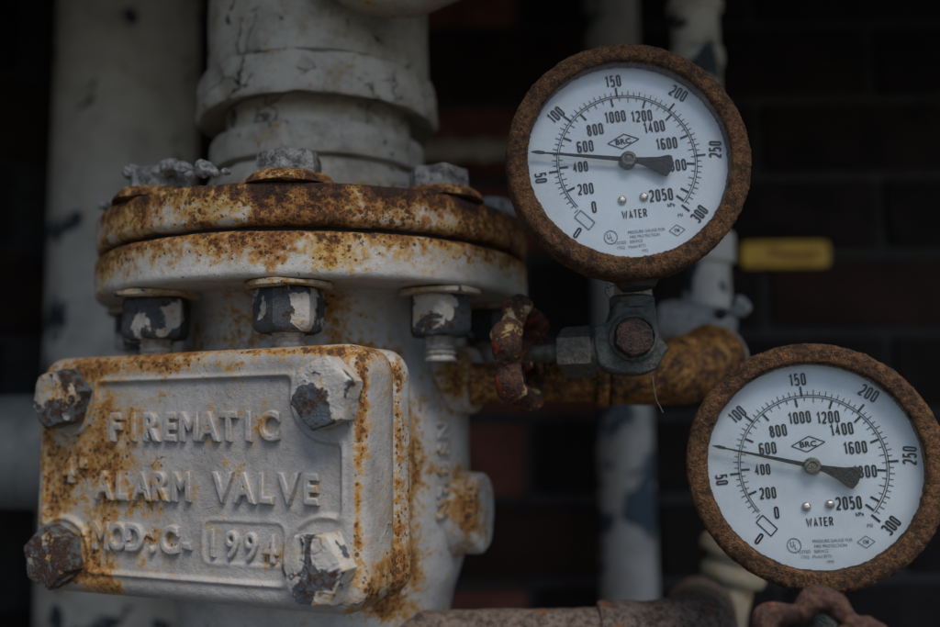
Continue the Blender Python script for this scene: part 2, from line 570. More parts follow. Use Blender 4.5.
def glass_mat():
    t = NT('dusty_glass')
    v = t.coords(37.0)
    tr = t.node('ShaderNodeBsdfTransparent'); tr.inputs[0].default_value = (0.96, 0.97, 0.97, 1)
    gl = t.node('ShaderNodeBsdfGlossy'); gl.inputs['Roughness'].default_value = 0.12
    df = t.node('ShaderNodeBsdfDiffuse'); df.inputs[0].default_value = (0.35, 0.33, 0.30, 1)
    fr = t.node('ShaderNodeFresnel'); fr.inputs[0].default_value = 1.45
    m1 = t.node('ShaderNodeMixShader'); t.put(m1.inputs[0], t.mul(fr.outputs[0], 0.45))
    t.t.links.new(tr.outputs[0], m1.inputs[1]); t.t.links.new(gl.outputs[0], m1.inputs[2])
    dust = t.mul(t.step(t.add(t.noise(v, 0.05, 6, 0.7), t.mul(t.noise(v, 0.9, 3), 0.35)), 0.2, 1.6), 0.06)
    m2 = t.node('ShaderNodeMixShader'); t.put(m2.inputs[0], dust)
    t.t.links.new(m1.outputs[0], m2.inputs[1]); t.t.links.new(df.outputs[0], m2.inputs[2])
    t.t.links.new(m2.outputs[0], t.out.inputs[0])
    return t.m


def brick_mat(name, c0, c1, seed):
    t = NT(name)
    v = t.coords(seed)
    n, f, g = t.noise(v, 0.03, 4), t.noise(v, 0.25, 5, 0.65), t.noise(v, 1.0, 3)
    c = t.mix(t.step(t.add(n, t.mul(f, 0.5)), -0.9, 0.9), c0, c1)
    c = t.mix(t.mul(t.step(t.add(f, t.mul(n, 0.4)), 0.5, 1.2), 0.5), c, (0.03, 0.028, 0.028))
    return t.finish(c, 0.9, t.add(t.mul(f, 0.6), t.mul(g, 0.3), n), 1.2, 0.25)


M_dial, M_glass = dial_mat(), glass_mat()
M_bricks = [brick_mat('brick_lit_red', (0.17, 0.065, 0.05), (0.28, 0.105, 0.08), 40),
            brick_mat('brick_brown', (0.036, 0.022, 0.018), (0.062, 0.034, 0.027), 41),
            brick_mat('brick_shaded_dark', (0.020, 0.016, 0.016), (0.036, 0.026, 0.024), 42)]

# ------------------------------------------------------------------ setting: ground, brick walls, added unseen slab and beam that shade them
gm = plain('asphalt_ground', (0.045, 0.044, 0.042), 0.9, 0.0, 0.3, 43.0, 2.0, 0.01)
g = obj('ground', [(-40000, -40000, 0), (40000, -40000, 0), (40000, 40000, 0), (-40000, 40000, 0)], [(0, 1, 2, 3)], gm, loc=(0, 0, -Z0))
props(g, kind='structure')

WY = 846.0                     # brick face of the back wall
random.seed(5)
bv, bf = rounded_box(215, 60, 65, 3.5, 2)
brick_protos = []


def brick_wall(name, label, origin, ang, s0, s1, z0, z1, phase, zphase):
    """origin: a point of the brick face; ang: direction of the courses; bricks from s0 to s1 along it"""
    w = thing(name, label, 'wall', (origin[0], origin[1], -Z0), (0, 0, ang))
    V, F = rounded_box(s1 - s0 + 500, 120, 2600, 2)
    V = [Vector((v.x + (s0 + s1) / 2, v.y + 68.0, v.z + 1300)) for v in V]
    obj('mortar', V, F, M_mortar, w)
    row = int(math.floor((z0 - zphase) / 75.0))
    while zphase + row * 75.0 < z1:
        z = zphase + row * 75.0
        off = phase + (112.5 if row % 2 else 0.0)
        k = int(math.floor((s0 - off) / 225.0))
        while off + k * 225.0 < s1:
            cx = off + k * 225.0 + 112.5
            if cx > s0 and cx < s1:
                mi = random.choices([0, 1, 2], [6, 2, 0] if -130 < cx + origin[0] < 130 else [0, 1, 5] if cx + origin[0] > 130 else [1, 3, 3])[0]  # centre bricks lighter red, right ones dark: light and shade put into colour
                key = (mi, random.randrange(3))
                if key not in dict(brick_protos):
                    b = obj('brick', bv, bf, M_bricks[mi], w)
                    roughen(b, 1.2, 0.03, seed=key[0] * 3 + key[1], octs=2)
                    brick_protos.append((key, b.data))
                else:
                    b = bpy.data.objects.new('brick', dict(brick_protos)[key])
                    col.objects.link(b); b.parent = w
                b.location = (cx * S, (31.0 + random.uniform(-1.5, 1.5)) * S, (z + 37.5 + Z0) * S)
                b.rotation_euler = (random.uniform(-.006, .006), random.uniform(-.006, .006), random.uniform(-.006, .006))
            k += 1
        row += 1
    return w


zj = at(520, 501, WY).z
xj = at(530, 470, WY).x
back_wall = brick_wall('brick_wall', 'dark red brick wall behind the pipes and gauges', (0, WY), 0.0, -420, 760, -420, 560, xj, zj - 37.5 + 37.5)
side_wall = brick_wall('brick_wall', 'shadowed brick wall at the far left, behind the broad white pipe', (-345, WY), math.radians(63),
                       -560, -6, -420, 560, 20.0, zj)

V, F = rounded_box(2600, 700, 160, 4)
slab = obj('shade_slab', V, F, M_mortar, loc=(60, 220 + 350, 440 + 80))  # added slab above the view, shades the wall and rear pipes
props(slab, kind='structure')
V, F = rounded_box(2600, 90, 96, 4)
o = obj('shade_beam', [v + Vector((0, -300, -80 - 44)) for v in V], F, M_mortar, slab)  # added unseen beam at the slab's front, deepens its shade

# ------------------------------------------------------------------ alarm valve
AX = Vector((at(319, 240, 500).x, 500.0, 0.0))             # valve axis
SEAM = at(305, 226, 500 - 114.0).z                         # height of the joint between the two flanges
ANG = math.radians(24.0)                                   # the cover faces a little to the left
valve = thing('alarm_valve', 'white-painted cast iron alarm valve with lettered cover, rust-streaked and chipped', 'valve', (AX.x, AX.y, -Z0))
ZL = Z0                                                    # local z of camera height


def blobs(px, py, lst):
    s = 0.0
    for (x, y, rx, ry, w) in lst:
        d = ((px - x) / rx) ** 2 + ((py - y) / ry) ** 2
        if d < 6: s += w * math.exp(-d)
    return s


VALVE_BLOBS = [  # photograph-pixel places of the rust stains on the front and side of the casting
    (105, 425, 30, 45, .62), (70, 470, 26, 26, .7), (120, 480, 28, 40, .5), (95, 540, 20, 34, .6), (55, 500, 16, 34, .6),
    (150, 364, 75, 10, .75), (75, 372, 30, 12, .7), (48, 440, 10, 40, .6), (88, 575, 24, 20, .55), (110, 588, 12, 10, .5),
    (130, 420, 14, 14, .4), (290, 500, 8, 30, .3), (240, 470, 10, 8, .3), (262, 425, 12, 16, .65), (215, 424, 10, 14, .45), (152, 490, 16, 18, .5), (195, 492, 10, 10, .45), (315, 490, 14, 14, .45),
    (165, 462, 10, 10, .5), (150, 540, 16, 18, .55), (172, 543, 10, 14, .5), (222, 540, 12, 12, .35), (275, 555, 14, 16, .6),
    (345, 360, 30, 14, .55), (362, 400, 7, 50, .85), (358, 470, 5, 60, .5), (357, 540, 6, 45, .55), (398, 460, 5, 120, .75),
    (385, 575, 20, 36, .7), (376, 590, 26, 18, .5), (414, 470, 8, 75, .75), (388, 372, 12, 26, .45), (432, 470, 10, 50, .35),
    (455, 380, 26, 34, .8), (470, 515, 20, 40, .75), (460, 480, 14, 18, .4), (410, 560, 14, 30, .5), (395, 612, 40, 10, .4),
    (330, 350, 60, 5, .7), (180, 352, 120, 4, .5),
]


def valve_rust(p):
    if p.dot(fwd) < 50: return 0.0
    x, y = proj(p)
    return min(1.0, 1.25 * blobs(x, y, VALVE_BLOBS))


Mv = T(AX.x, AX.y, -Z0)                                    # valve local (mm) -> world (mm, camera height 0)
Mp = Mv @ Matrix.Rotation(-ANG, 4, 'Z')                    # the same for parts turned with the cover

PW, PH, PZ, PF, PT = 183.0, 106.0, 0.0, -106.0, 28.0       # cover: width, height, centre, front plane, thickness
ctop, cbot = at(200, 351, 405).z, at(200, 603, 405).z
PZ = (ctop + cbot) / 2
PH = ctop - cbot


def plate_xz(px, py, dy=0.0):
    """cover-local x, z (camera height 0) of a photograph pixel on the cover's front plane"""
    n = Vector((math.sin(ANG), math.cos(ANG), 0))
    d = ray(px, py)
    p0 = AX + n * (PF + dy)
    p = d * (n.dot(p0) / n.dot(d))
    q = p - AX
    return q.x * math.cos(ANG) - q.y * math.sin(ANG), p.z


xl, xr = plate_xz(33, 480)[0], plate_xz(362, 480)[0]
PW = xr - xl
PXC = (xl + xr) / 2

bolts_px = {'TL': (55, 398), 'TR': (320, 393), 'BL': (47, 558), 'BR': (313, 570)}
BH = 8.5
bolts = {k: plate_xz(*v, dy=-BH) for k, v in bolts_px.items()}
pl, pr = plate_xz(47, 465)[0], plate_xz(342, 500)[0]
pt, pb = plate_xz(200, 379)[1], plate_xz(200, 579)[1]
bx0, bz1 = plate_xz(203, 521)
bx1, bz0 = plate_xz(283, 567)


def smax(a, b, k):
    h = np.clip(0.5 + 0.5 * (a - b) / k, 0, 1)
    return b + (a - b) * h + k * h * (1 - h)


def sd_rr(x, z, cx, cz, w2, h2, r):
    qx, qz = np.abs(x - cx) - (w2 - r), np.abs(z - cz) - (h2 - r)
    return np.hypot(np.maximum(qx, 0), np.maximum(qz, 0)) + np.minimum(np.maximum(qx, qz), 0) - r


def sstep(x, a, b):
    t_ = np.clip((x - a) / (b - a), 0, 1)
    return t_ * t_ * (3 - 2 * t_)


def make_cover():
    ol = np.array(outline(PW, PH, 13.0, 0.0, (150, 90, 40)))
    k = len(ol)
    rings = np.concatenate([1 - np.linspace(0, 0.10, 22), np.linspace(0.9, 0.012, 110)[1:]])
    X = np.concatenate([ol[:, 0] * s for s in rings]); Z = np.concatenate([ol[:, 1] * s for s in rings])
    d = -sd_rr(X, Z, 0, 0, PW / 2, PH / 2, 13.0)
    R = 7.0
    dd = np.clip(d, 0, R)
    y = R - np.sqrt(np.maximum(R * R - (R - dd) ** 2, 0))            # depth behind the front plane at the rounded edge
    Xw, Zw = X + PXC, Z + PZ
    sd = sd_rr(Xw, Zw, (pl + pr) / 2, (pt + pb) / 2, (pr - pl) / 2, (pt - pb) / 2, 6.0)
    for kk, (bx, bz) in bolts.items():
        c = (20.0 if kk[1] == 'R' else 17.5) - np.hypot(Xw - bx, Zw - bz)
        sd = smax(sd, c, 5.0)
    y += 0.9 * (1 - sstep(sd, -1.1, 0.5))                            # sunk panel
    y -= 1.1 * np.exp(-((sd - 0.6) / 1.1) ** 2)                     # bead round it
    sb = sd_rr(Xw, Zw, (bx0 + bx1) / 2, (bz0 + bz1) / 2, (bx1 - bx0) / 2, (bz1 - bz0) / 2, 4.0)
    y += 0.35 * (1 - sstep(sb, -1.2, 0.4)) - 0.35 * np.exp(-((sb - .6) / 1.1) ** 2)   # date box
    wob = np.array([noise.noise(Vector((a * 0.035, b * 0.035, 3.1))) * 0.45 + noise.noise(Vector((a * .16, b * .16, 7.7))) * 0.16
                    + noise.noise(Vector((a * .5, b * .5, 1.7))) * 0.06 for a, b in zip(X, Z)])
    # lifted flakes of paint under the lower edge and round the bolts
    y = y - wob
    V = [Vector((a, PF + b, c + ZL)) for a, b, c in zip(Xw, y, Zw)]
    F = []
    nr = len(rings)
    for i in range(nr - 1):
        for j in range(k):
            j2 = (j + 1) % k
            F.append((i * k + j, i * k + j2, (i + 1) * k + j2, (i + 1) * k + j))
    F.append(tuple(range((nr - 1) * k, nr * k)))
    prev = 0
    for yy, ins in [(PF + 9, 0), (PF + 13, 0), (PF + 17, 0), (PF + 21, 0.0), (PF + PT - 2.2, 0.2), (PF + PT, 2.4)]:   # the sides
        o_ = np.array(outline(PW, PH, 13.0, ins, (150, 90, 40)))
        base = len(V)
        for (a, c) in o_:
            w_ = 0.35 * noise.noise(Vector((a * .05, yy * .08, c * .05)))
            V.append(Vector((a + PXC + w_, yy, c + PZ + ZL + w_)))
        for j in range(k):
            j2 = (j + 1) % k
            F.append((prev + j, base + j, base + j2, prev + j2))
        prev = base
    F.append(tuple(range(prev, prev + k)))
    return V, F


V, F = make_cover()
cover = obj('cover_plate', V, F, M_plate, valve, rot=(0, 0, -ANG), sharp=60)
rust_attr(cover, valve_rust, Mp)

# raised letters of the cover
def letters(row, x0, x1, y0, y1, size_px, skip=' ', sx=0.86, offset=0.0, h=1.0):
    n = len(row)
    for i, ch in enumerate(row):
        if ch == skip: continue
        t_ = i / (n - 1) if n > 1 else 0
        a, b = plate_xz(x0, y0), plate_xz(x1, y1)
        x, z = a[0] + (b[0] - a[0]) * t_, a[1] + (b[1] - a[1]) * t_
        put_letter(ch, x, z, size_px, sx, h, offset)


def put_letter(ch, x, z, size, sx=0.86, h=1.0, offset=0.0):
    V, F = text_mesh(ch, size, 1.4, 0.9, sx, 0.0 + offset, 4, center=ch not in '.-"')
    if ch in '.-"':
        cx = (min(v.x for v in V) + max(v.x for v in V)) / 2
        for v in V: v.x -= cx; v.y -= 0.35 * size
    M = T(x, PF + 0.9, z + ZL) @ rotM('X', 90) @ T(0, 0, 0.15)
    V = [M @ Vector((v.x, v.y, v.z * h)) for v in V]
    o = obj('letter', V, F, M_plate, cover, sharp=50)
    roughen(o, 0.22, 0.25, seed=x, octs=2)
    rust_attr(o, lambda p: .62 * valve_rust(p), Mp)


letters('FIREMATIC', 117, 270, 427, 426, 16.5)
letters('4', 70, 70, 470, 470, 14.0); letters('"', 85, 85, 470, 470, 14.0)
letters('ALARM VALVE', 105, 312, 485, 489, 16.5)
letters('MOD.C-', 102, 188, 535, 541, 16.0)
letters('1994', 213, 270, 543, 549, 15.5, h=0.75, offset=-0.35)


# hexagon bolts of the cover
def hex_prof(r, h, bev=1.6, dome=1.0):
    p = [(r * 1.0, 0, 1), (r, h - bev * 1.5, 1), (r * 0.985, h - bev * 0.7, 1), (r * 0.94, h - bev * .15, 0.75), (r * 0.86, h, 0.35)]
    p += [(r * 0.6, h + dome * .5, 0), (r * 0.3, h + dome * .8, 0), (0.01, h + dome, 0)]
    return smooth_prof(p, 1.4)


for i, (k, (bx, bz)) in enumerate(bolts.items()):
    r = 15.3 if k[1] == 'R' else 14.4
    mat = M_bolt if k in ('TR', 'BR') else M_bolt_rust
    V, F = lathe(hex_prof(r, BH + 1.5, 1.6, 0.7), 72, T(bx, PF, bz + ZL) @ rotM('X', 90) @ rotM('Z', [12, 17, 40, 3][i]))
    o = obj('cover_bolt', V, F, mat, valve, rot=(0, 0, -ANG), sharp=30)
    roughen(o, 0.8, 0.08, seed=i * 3.7 + 1, octs=4)

# cover housing behind it
V, F = loft_rr(PW - 7, PH - 7, 12, [(PF + PT - 0.5, 0), (PF + PT + 2.5, 0)], PZ + ZL)
obj('gasket', [v + Vector((PXC, 0, 0)) for v in V], F, M_gasket, valve, rot=(0, 0, -ANG))
lv = [(PF + PT + 1.7, 2.4), (PF + PT + 3.0, .6), (PF + PT + 4.5, 0)] + [(PF + PT + 4.5 + i * 2, 0) for i in range(1, 5)] + [(PF + PT + 15, .8), (PF + PT + 16.5, 3)]
V, F = loft_rr(PW - 1, PH - 1, 13, lv, PZ + ZL, (60, 40, 20))
o = obj('cover_seat', [v + Vector((PXC, 0, 0)) for v in V], F, M_body, valve, rot=(0, 0, -ANG), sharp=60)
roughen(o, 0.5, 0.05, 4, 2); rust_attr(o, valve_rust, Mp)

# barrel of the body with its neck and bottom
fl_bot = SEAM - 22.0
bt = PZ + PH / 2 - 4
bb = PZ - PH / 2 + 2
prof = smooth_prof([(70, bb - 46), (70, bb - 34), (71, bb - 24), (73, bb - 14), (77, bb - 2), (80.5, bb + 14), (82, bb + 36), (82, PZ), (82, bt - 34), (80, bt - 16), (76, bt - 4), (72, bt + 8), (71, fl_bot - 12), (75, fl_bot - 4), (83, fl_bot + 1)], 3)
V, F = lathe([(r, z + ZL) for r, z in prof], 128)
body = obj('body', V, F, M_body, valve, sharp=70)
roughen(body, 0.9, 0.03, 2, 3)
rust_attr(body, lambda p: max(valve_rust(p), (.38 + .5 * noise.noise(p * .04)) * float(sstep(np.float64(p.z), bt - 2, bt + 12))), Mv)  # rust on the neck, partly painted shade under the flange
# box neck between barrel and cover seat
lv = [(-40 - i * 2.5, -1.0 + (0.08 * i) ** 2) for i in range(10)]
V, F = loft_rr(PW - 26, PH - 12, 16, [(y, ins) for y, ins in lv], PZ + ZL, (50, 30, 16))
o = obj('cover_neck', [v + Vector((PXC * .6, 0, 0)) for v in V], F, M_body, valve, rot=(0, 0, -ANG), sharp=70)
roughen(o, 0.6, 0.05, 5, 2); rust_attr(o, valve_rust, Mp)
# bottom neck
V, F = lathe([(r, z + ZL) for r, z in smooth_prof([(62, -Z0), (62, bb - 90), (72, bb - 60), (72, bb - 44)], 10)], 64)
o = obj('inlet_pipe', V, F, M_body, valve, sharp=70)
rust_attr(o, lambda p: 0.55, Mv)


# bosses for the trim pipes on the right flank
def boss(px, py, r, out, name='port_boss', hole=False):
    a = math.radians(74)                                  # direction, measured from straight towards the camera to the right
    d = Vector((math.sin(a), -math.cos(a), 0))
    z = at(px, py, 470).z
    pr_ = smooth_prof([(r + 5, -14), (r + 3, -4), (r + .6, 1), (r, out - 1.5), (r - 1.4, out), (0.01, out + .4)], 1.6)
    M = T(0, 0, z + ZL) @ toward(d) @ T(0, 0, 82)
    V, F = lathe(pr_, 64, M)
    o = obj(name, V, F, M_body, valve, sharp=50)
    roughen(o, 0.6, 0.08, px, 3); rust_attr(o, valve_rust, Mv)
    return M


boss(470, 513, 20, 11)
boss(458, 380, 17, 8)

# cast letters running down the flank
for i, ch in enumerate('NSB2N'):
    py = 430 + i * 20
    a = math.radians(57)
    z = at(435, py, 452).z
    V, F = text_mesh(ch, 13.0, .6, .7, .9, -.1, 3)
    M = T(0, 0, z + ZL) @ Matrix.Rotation(a, 4, 'Z') @ T(0, -82.2, 0) @ rotM('X', 90) @ rotM('Z', -90)
    o = obj('letter', [M @ v for v in V], F, M_body, body)
    roughen(o, .35, .25, i, 2); rust_attr(o, lambda p: valve_rust(p) + .12, Mv)


# ------------------------------------------------------------------ flanges
def flange_rust(p):
    """p relative to camera height: more rust along the upper edge of each ring and in the joint"""
    a = math.atan2(p.x - AX.x, -(p.y - AX.y))
    n = noise.noise(Vector((a * 3.0, 1.3, 0))) * .5 + noise.noise(Vector((a * 9.0, 5.3, p.z * .05))) * .35
    r = math.hypot(p.x - AX.x, p.y - AX.y)
    if p.z > SEAM:
        t_ = (p.z - SEAM) / 21.0
        s = 0.66 + 0.60 * max(0, t_ - .5) / .5 + 0.25 * max(0, .25 - t_) + n * .62
        s += .55 * t_ * noise.noise(Vector((a * 26.0, 2.2, p.z * .015))) + .12 * t_
        s += .30 * sstep(np.float64(a), -.3, .7)
        if r < 110: s = .7 + n * .4
    else:
        t_ = (SEAM - p.z) / 22.0
        s = 1.08 * max(0, 1 - t_ / .9) + .0 + n * .5 + .3 * math.exp(-((a + .95) / .3) ** 2)
        if r < 110 and t_ > .9: s = .05 + n * .3
    return float(s)


FR = 114.5
z = SEAM
prof = [(80, fl_bot), (100, fl_bot), (FR - 2.4, fl_bot + .2), (FR - .6, fl_bot + 1), (FR, fl_bot + 2.6), (FR, z - 4.0), (FR - .9, z - 2.3), (FR - 2.6, z - 1.4), (FR - 9, z - 1.2), (80, z - 1.2)]
V, F = lathe([(r, h + ZL) for r, h in smooth_prof(prof, 1.3)], 420, closed=True)
o = obj('body_flange', V, F, M_flange, valve, sharp=60)
roughen(o, 0.55, 0.06, 11, 4); rust_attr(o, flange_rust, Mv)
V, F = lathe([(r, h + ZL) for r, h in [(75, z - 1.3), (FR - 6, z - 1.3), (FR - 6, z + 1.3), (75, z + 1.3)]], 96, closed=True)
obj('flange_gasket', V, F, M_gasket, valve)

riser = thing('riser_pipe', 'thick white-painted riser pipe with rusty bolted flange on top of the valve', 'pipe', (AX.x, AX.y, SEAM))
UT = 20.5
prof = [(60, 1.2), (FR - 9, 1.2), (FR - 2.6, 1.4), (FR - .8, 2.3), (FR, 4.4), (FR, UT - 4), (FR - 1.2, UT - 1.2), (FR - 4, UT), (100, UT + .4), (60, UT + 1)]
V, F = lathe(smooth_prof(prof, 1.3), 420, closed=True)
o = obj('flange', V, F, M_flange, riser, sharp=60)
Mr = T(AX.x, AX.y, SEAM)
roughen(o, 0.75, 0.07, 13, 4); rust_attr(o, flange_rust, Mr)
zb0, zb1 = at(312, 91, 440).z - SEAM, at(312, 53, 440).z - SEAM
zr1 = at(312, 118, 443).z - SEAM
zy = lambda y_: at(319, y_, 443).z - SEAM
V, F = lathe(smooth_prof([(68, UT), (66, UT + 4), (61, zy(170)), (58.5, zy(160)), (57, zy(157)), (52.5, zy(155.5)), (52.5, zy(152.5)), (58.5, zy(151)), (59.5, zy(146)), (59, zy(124)), (57.5, zy(119)), (52, zy(117)), (50.5, zy(104)), (51, zb0 + 3)], 1.6), 140)
o = obj('hub_neck', V, F, M_riser, riser, sharp=45)
roughen(o, 0.8, 0.05, 14, 3); rust_attr(o, lambda p: .5 * max(0, 1 - (p.z - SEAM - UT) / 25), Mr)
V, F = lathe(smooth_prof([(51, zb0 + 3.5), (60, zb0), (65.0, zb0 - 1.5), (66.3, zb0 + 1), (66, zb0 + 8), (65.8, zb1 - 1.5), (65.0, zb1), (62, zb1 + .3), (59, zb1 - 1.2)], 1.6), 160)
o = obj('coupling_band', V, F, M_riser, riser, sharp=45)
roughen(o, 1.6, 0.07, 15, 4)
V, F = lathe(smooth_prof([(58.6, zb1 - 1.5), (59, zb1 + 1.2), (61.2, zb1 + 2.6), (61.2, 700)], 6), 96)
o = obj('pipe_wall', V, F, M_riser, riser)
roughen(o, 0.7, 0.03, 16, 2)

# flange bolts: shank with head and washer above, nut and washer below
bolt_angles = [1.5, 46.5, -43.5, 91.5, -88.5, 136.5, -133.5, 181.5]
RB = 95.0
first = None
for i, ad in enumerate(bolt_angles):
    a = math.radians(ad)
    x, y = RB * math.sin(a), -RB * math.cos(a)
    nb = fl_bot + ZL
    tp = SEAM + UT + ZL
    thr = [(7.6, -34)]
    for k in range(10): thr += [(7.7, -33 + k * 2.6), (6.6, -31.7 + k * 2.6)]
    thr += [(7.2, -5), (7.2, 54)]
    V, F = lathe([(.01, -34.5)] + [(r, h) for r, h in thr], 40)
    sh = obj('flange_bolt', V, F, M_thread, valve, loc=(x, y, nb), rot=(0, 0, a + i * .7))
    V, F = lathe(smooth_prof([(10, -2.2), (18, -3.2), (19.6, -2.4), (19.8, -.6), (16, .3), (8, .3)], 1.4), 48)
    w = obj('washer', V, F, M_washer, sh); roughen(w, .9, .07, i * 2 + 1, 2)
    r = 15.6
    pn = [(8, -22.5), (r * .80, -22.5, .1), (r * .93, -21.4, .8), (r, -19.0, 1), (r, -5, 1), (r * .96, -3.6, .8), (r * .86, -2.8, 0)]
    V, F = lathe(smooth_prof([(p + (0,))[:3] for p in pn], 1.4), 72)
    nut = obj('nut', V, F, M_nut, sh, rot=(0, 0, [0.25, .2, -.1, 0, 0, 0, 0, 0][i])); roughen(nut, .55, .1, i * 5 + 2, 3)
    U = UT + 22.0 + .7
    V, F = lathe(smooth_prof([(8, U - .5), (22, U - .6), (21, U + 1.5), (17.5, U + 4.8), (15, U + 5.6), (8, U + 5.6)], 1.4), 56)
    w = obj('washer', V, F, M_flange, sh); roughen(w, .9, .08, i * 2 + 1, 3)
    rust_attr(w, lambda p: 1.2 + .5 * noise.noise(p * .1))
    V, F = lathe([(p[0], p[1] + U + 5, (p + (0,))[2]) for p in hex_prof(15.0, 10.5, 2.2, 1.0)], 72)
    hd = obj('bolt_head', V, F, M_head, sh, rot=(0, 0, .4 + i)); roughen(hd, .8, .12, i * 7 + 3, 4)

# grey corrosion crumbs on the flange top beside the left bolt
random.seed(11)
def lump(name, p, r, seed, parent, mat):
    bm = bmesh.new()
    bmesh.ops.create_icosphere(bm, subdivisions=4, radius=r)
    V = [v.co.copy() for v in bm.verts]
    bm.verts.index_update()
    F = [tuple(v.index for v in f.verts) for f in bm.faces]
    bm.free()
    V = [Vector((v.x * 1.1, v.y, v.z * .8)) + Vector(p) for v in V]
    o = obj(name, V, F, mat, parent, sharp=80)
    roughen(o, r * .26, .55 / r * 1.6, seed, 4)
    return o


for i, (px, py, r, da) in enumerate([(133, 172, 6.0, 3), (150, 160, 4.4, 6), (171, 158, 6.2, 5), (184, 168, 5.0, 2), (205, 169, 6.2, 1), (214, 173, 3.4, 1), (226, 172, 2.6, 0), (103, 206, 3.6, 1), (112, 203, 3.0, 0), (190, 175, 3.2, 1), (160, 172, 5.2, 1)]):
    yy = 500 - 106 * math.cos(math.radians([-45, -43, -38, -35, -28, -25, -22, -58, -55, -33, -40][i]))
    p = at(px, py, yy)
    r *= .74
    zz = max(UT + r * .6, min(p.z - SEAM, UT + r * .75 + 12))
    lump('corrosion_lump', (p.x - AX.x, p.y - AX.y, zz), r, i * 3.3, riser, M_lump)

# ------------------------------------------------------------------ pressure gauges
DY = 1.04                      # the upper dial leans back, so heights measured on it are a little short
GS = 0.4245                    # mm per photograph pixel on the dials


def dial_text(parent, body, dx, dy, size, ang=4.0, mat=None, sx=0.78, bold=0.02, name='numeral', spacing=1.0):
    """dx, dy: pixels from the hub; size: cap height in pixels"""
    V, F = text_mesh(body, size / 0.70, 0.05, 0, sx, bold * size, 3, spacing=spacing)
    M = rotM('Z', ang)
    k = GS
    V = [M @ v for v in V]
    V = [Vector(((v.x + dx) * k, -.25 - .1 * v.z, (v.y - dy * DY) * k)) for v in V]
    return obj(name, V, F, mat or M_ink, parent, smooth=False)


def arc_(cx, cy, rx, ry, a0, a1, n=12):
    return [(cx + rx * math.cos(math.radians(a0 + (a1 - a0) * i / n)), cy + ry * math.sin(math.radians(a0 + (a1 - a0) * i / n))) for i in range(n + 1)]


def glyph(ch, a, c):
    """condensed gothic numerals as centre lines in the box -a..a, -c..c"""
    e = c - a
    if ch == '0': return [arc_(0, e, a, a, 0, 180) + arc_(0, -e, a, a, 180, 360) + [(a, e)]]
    if ch == '1': return [[(.2 * a, -c), (.2 * a, c), (-.75 * a, .66 * c)]]
    if ch == '2': return [arc_(0, e, a, a, 190, 0)[::1] + [(a, .16 * c), (.75 * a, -.16 * c), (-a, -.8 * c), (-a, -c), (a, -c)]]
    if ch == '3': return [arc_(0, e, a, a, 175, 0) + [(a, .2 * c), (.6 * a, .05 * c), (-.1 * a, .02 * c)], [(.6 * a, .05 * c), (a, -.14 * c)] + arc_(0, -e, a, a, 0, -175)]
    if ch == '4': return [[(.5 * a, -c), (.5 * a, c), (-a, -.38 * c), (a * 1.05, -.38 * c)]]
    if ch == '5': return [[(.9 * a, c), (-.85 * a, c), (-.95 * a, .04 * c), (-.5 * a, .22 * c), (.1 * a, .27 * c), (.75 * a, .14 * c), (a, -.12 * c)] + arc_(0, -e, a, a, 0, -175)]
    if ch == '6': return [arc_(0, e, a, a, 5, 180) + arc_(0, -e, a, a, 180, 360) + arc_(0, -.16 * c, a, .26 * c, 0, 175)]
    if ch == '9': return [[(-x, -y) for x, y in p] for p in glyph('6', a, c)]
    if ch == '8':
        b, m_ = .9 * a, .04 * c
        hu, hl = (c - m_) / 2, (c + m_) / 2
        return [arc_(0, m_ + hu, b, hu, 0, 360, 22), arc_(0, m_ - hl, a, hl, 0, 360, 22)]
    if ch == 'W': return [[(-1.7 * a, c), (-.9 * a, -c), (0, .6 * c), (.9 * a, -c), (1.7 * a, c)]]
    if ch == 'A': return [[(-a, -c), (0, c), (a, -c)], [(-.62 * a, -.35 * c), (.62 * a, -.35 * c)]]
    if ch == 'T': return [[(-a, c), (a, c)], [(0, c), (0, -c)]]
    if ch == 'E': return [[(a, c), (-a, c), (-a, -c), (a, -c)], [(-a, 0), (.7 * a, 0)]]
    if ch == 'R': return [[(-a, -c), (-a, c), (.3 * a, c), (.9 * a, .75 * c), (.9 * a, .25 * c), (.3 * a, 0), (-a, 0)], [(.1 * a, 0), (a, -c)]]
    return []


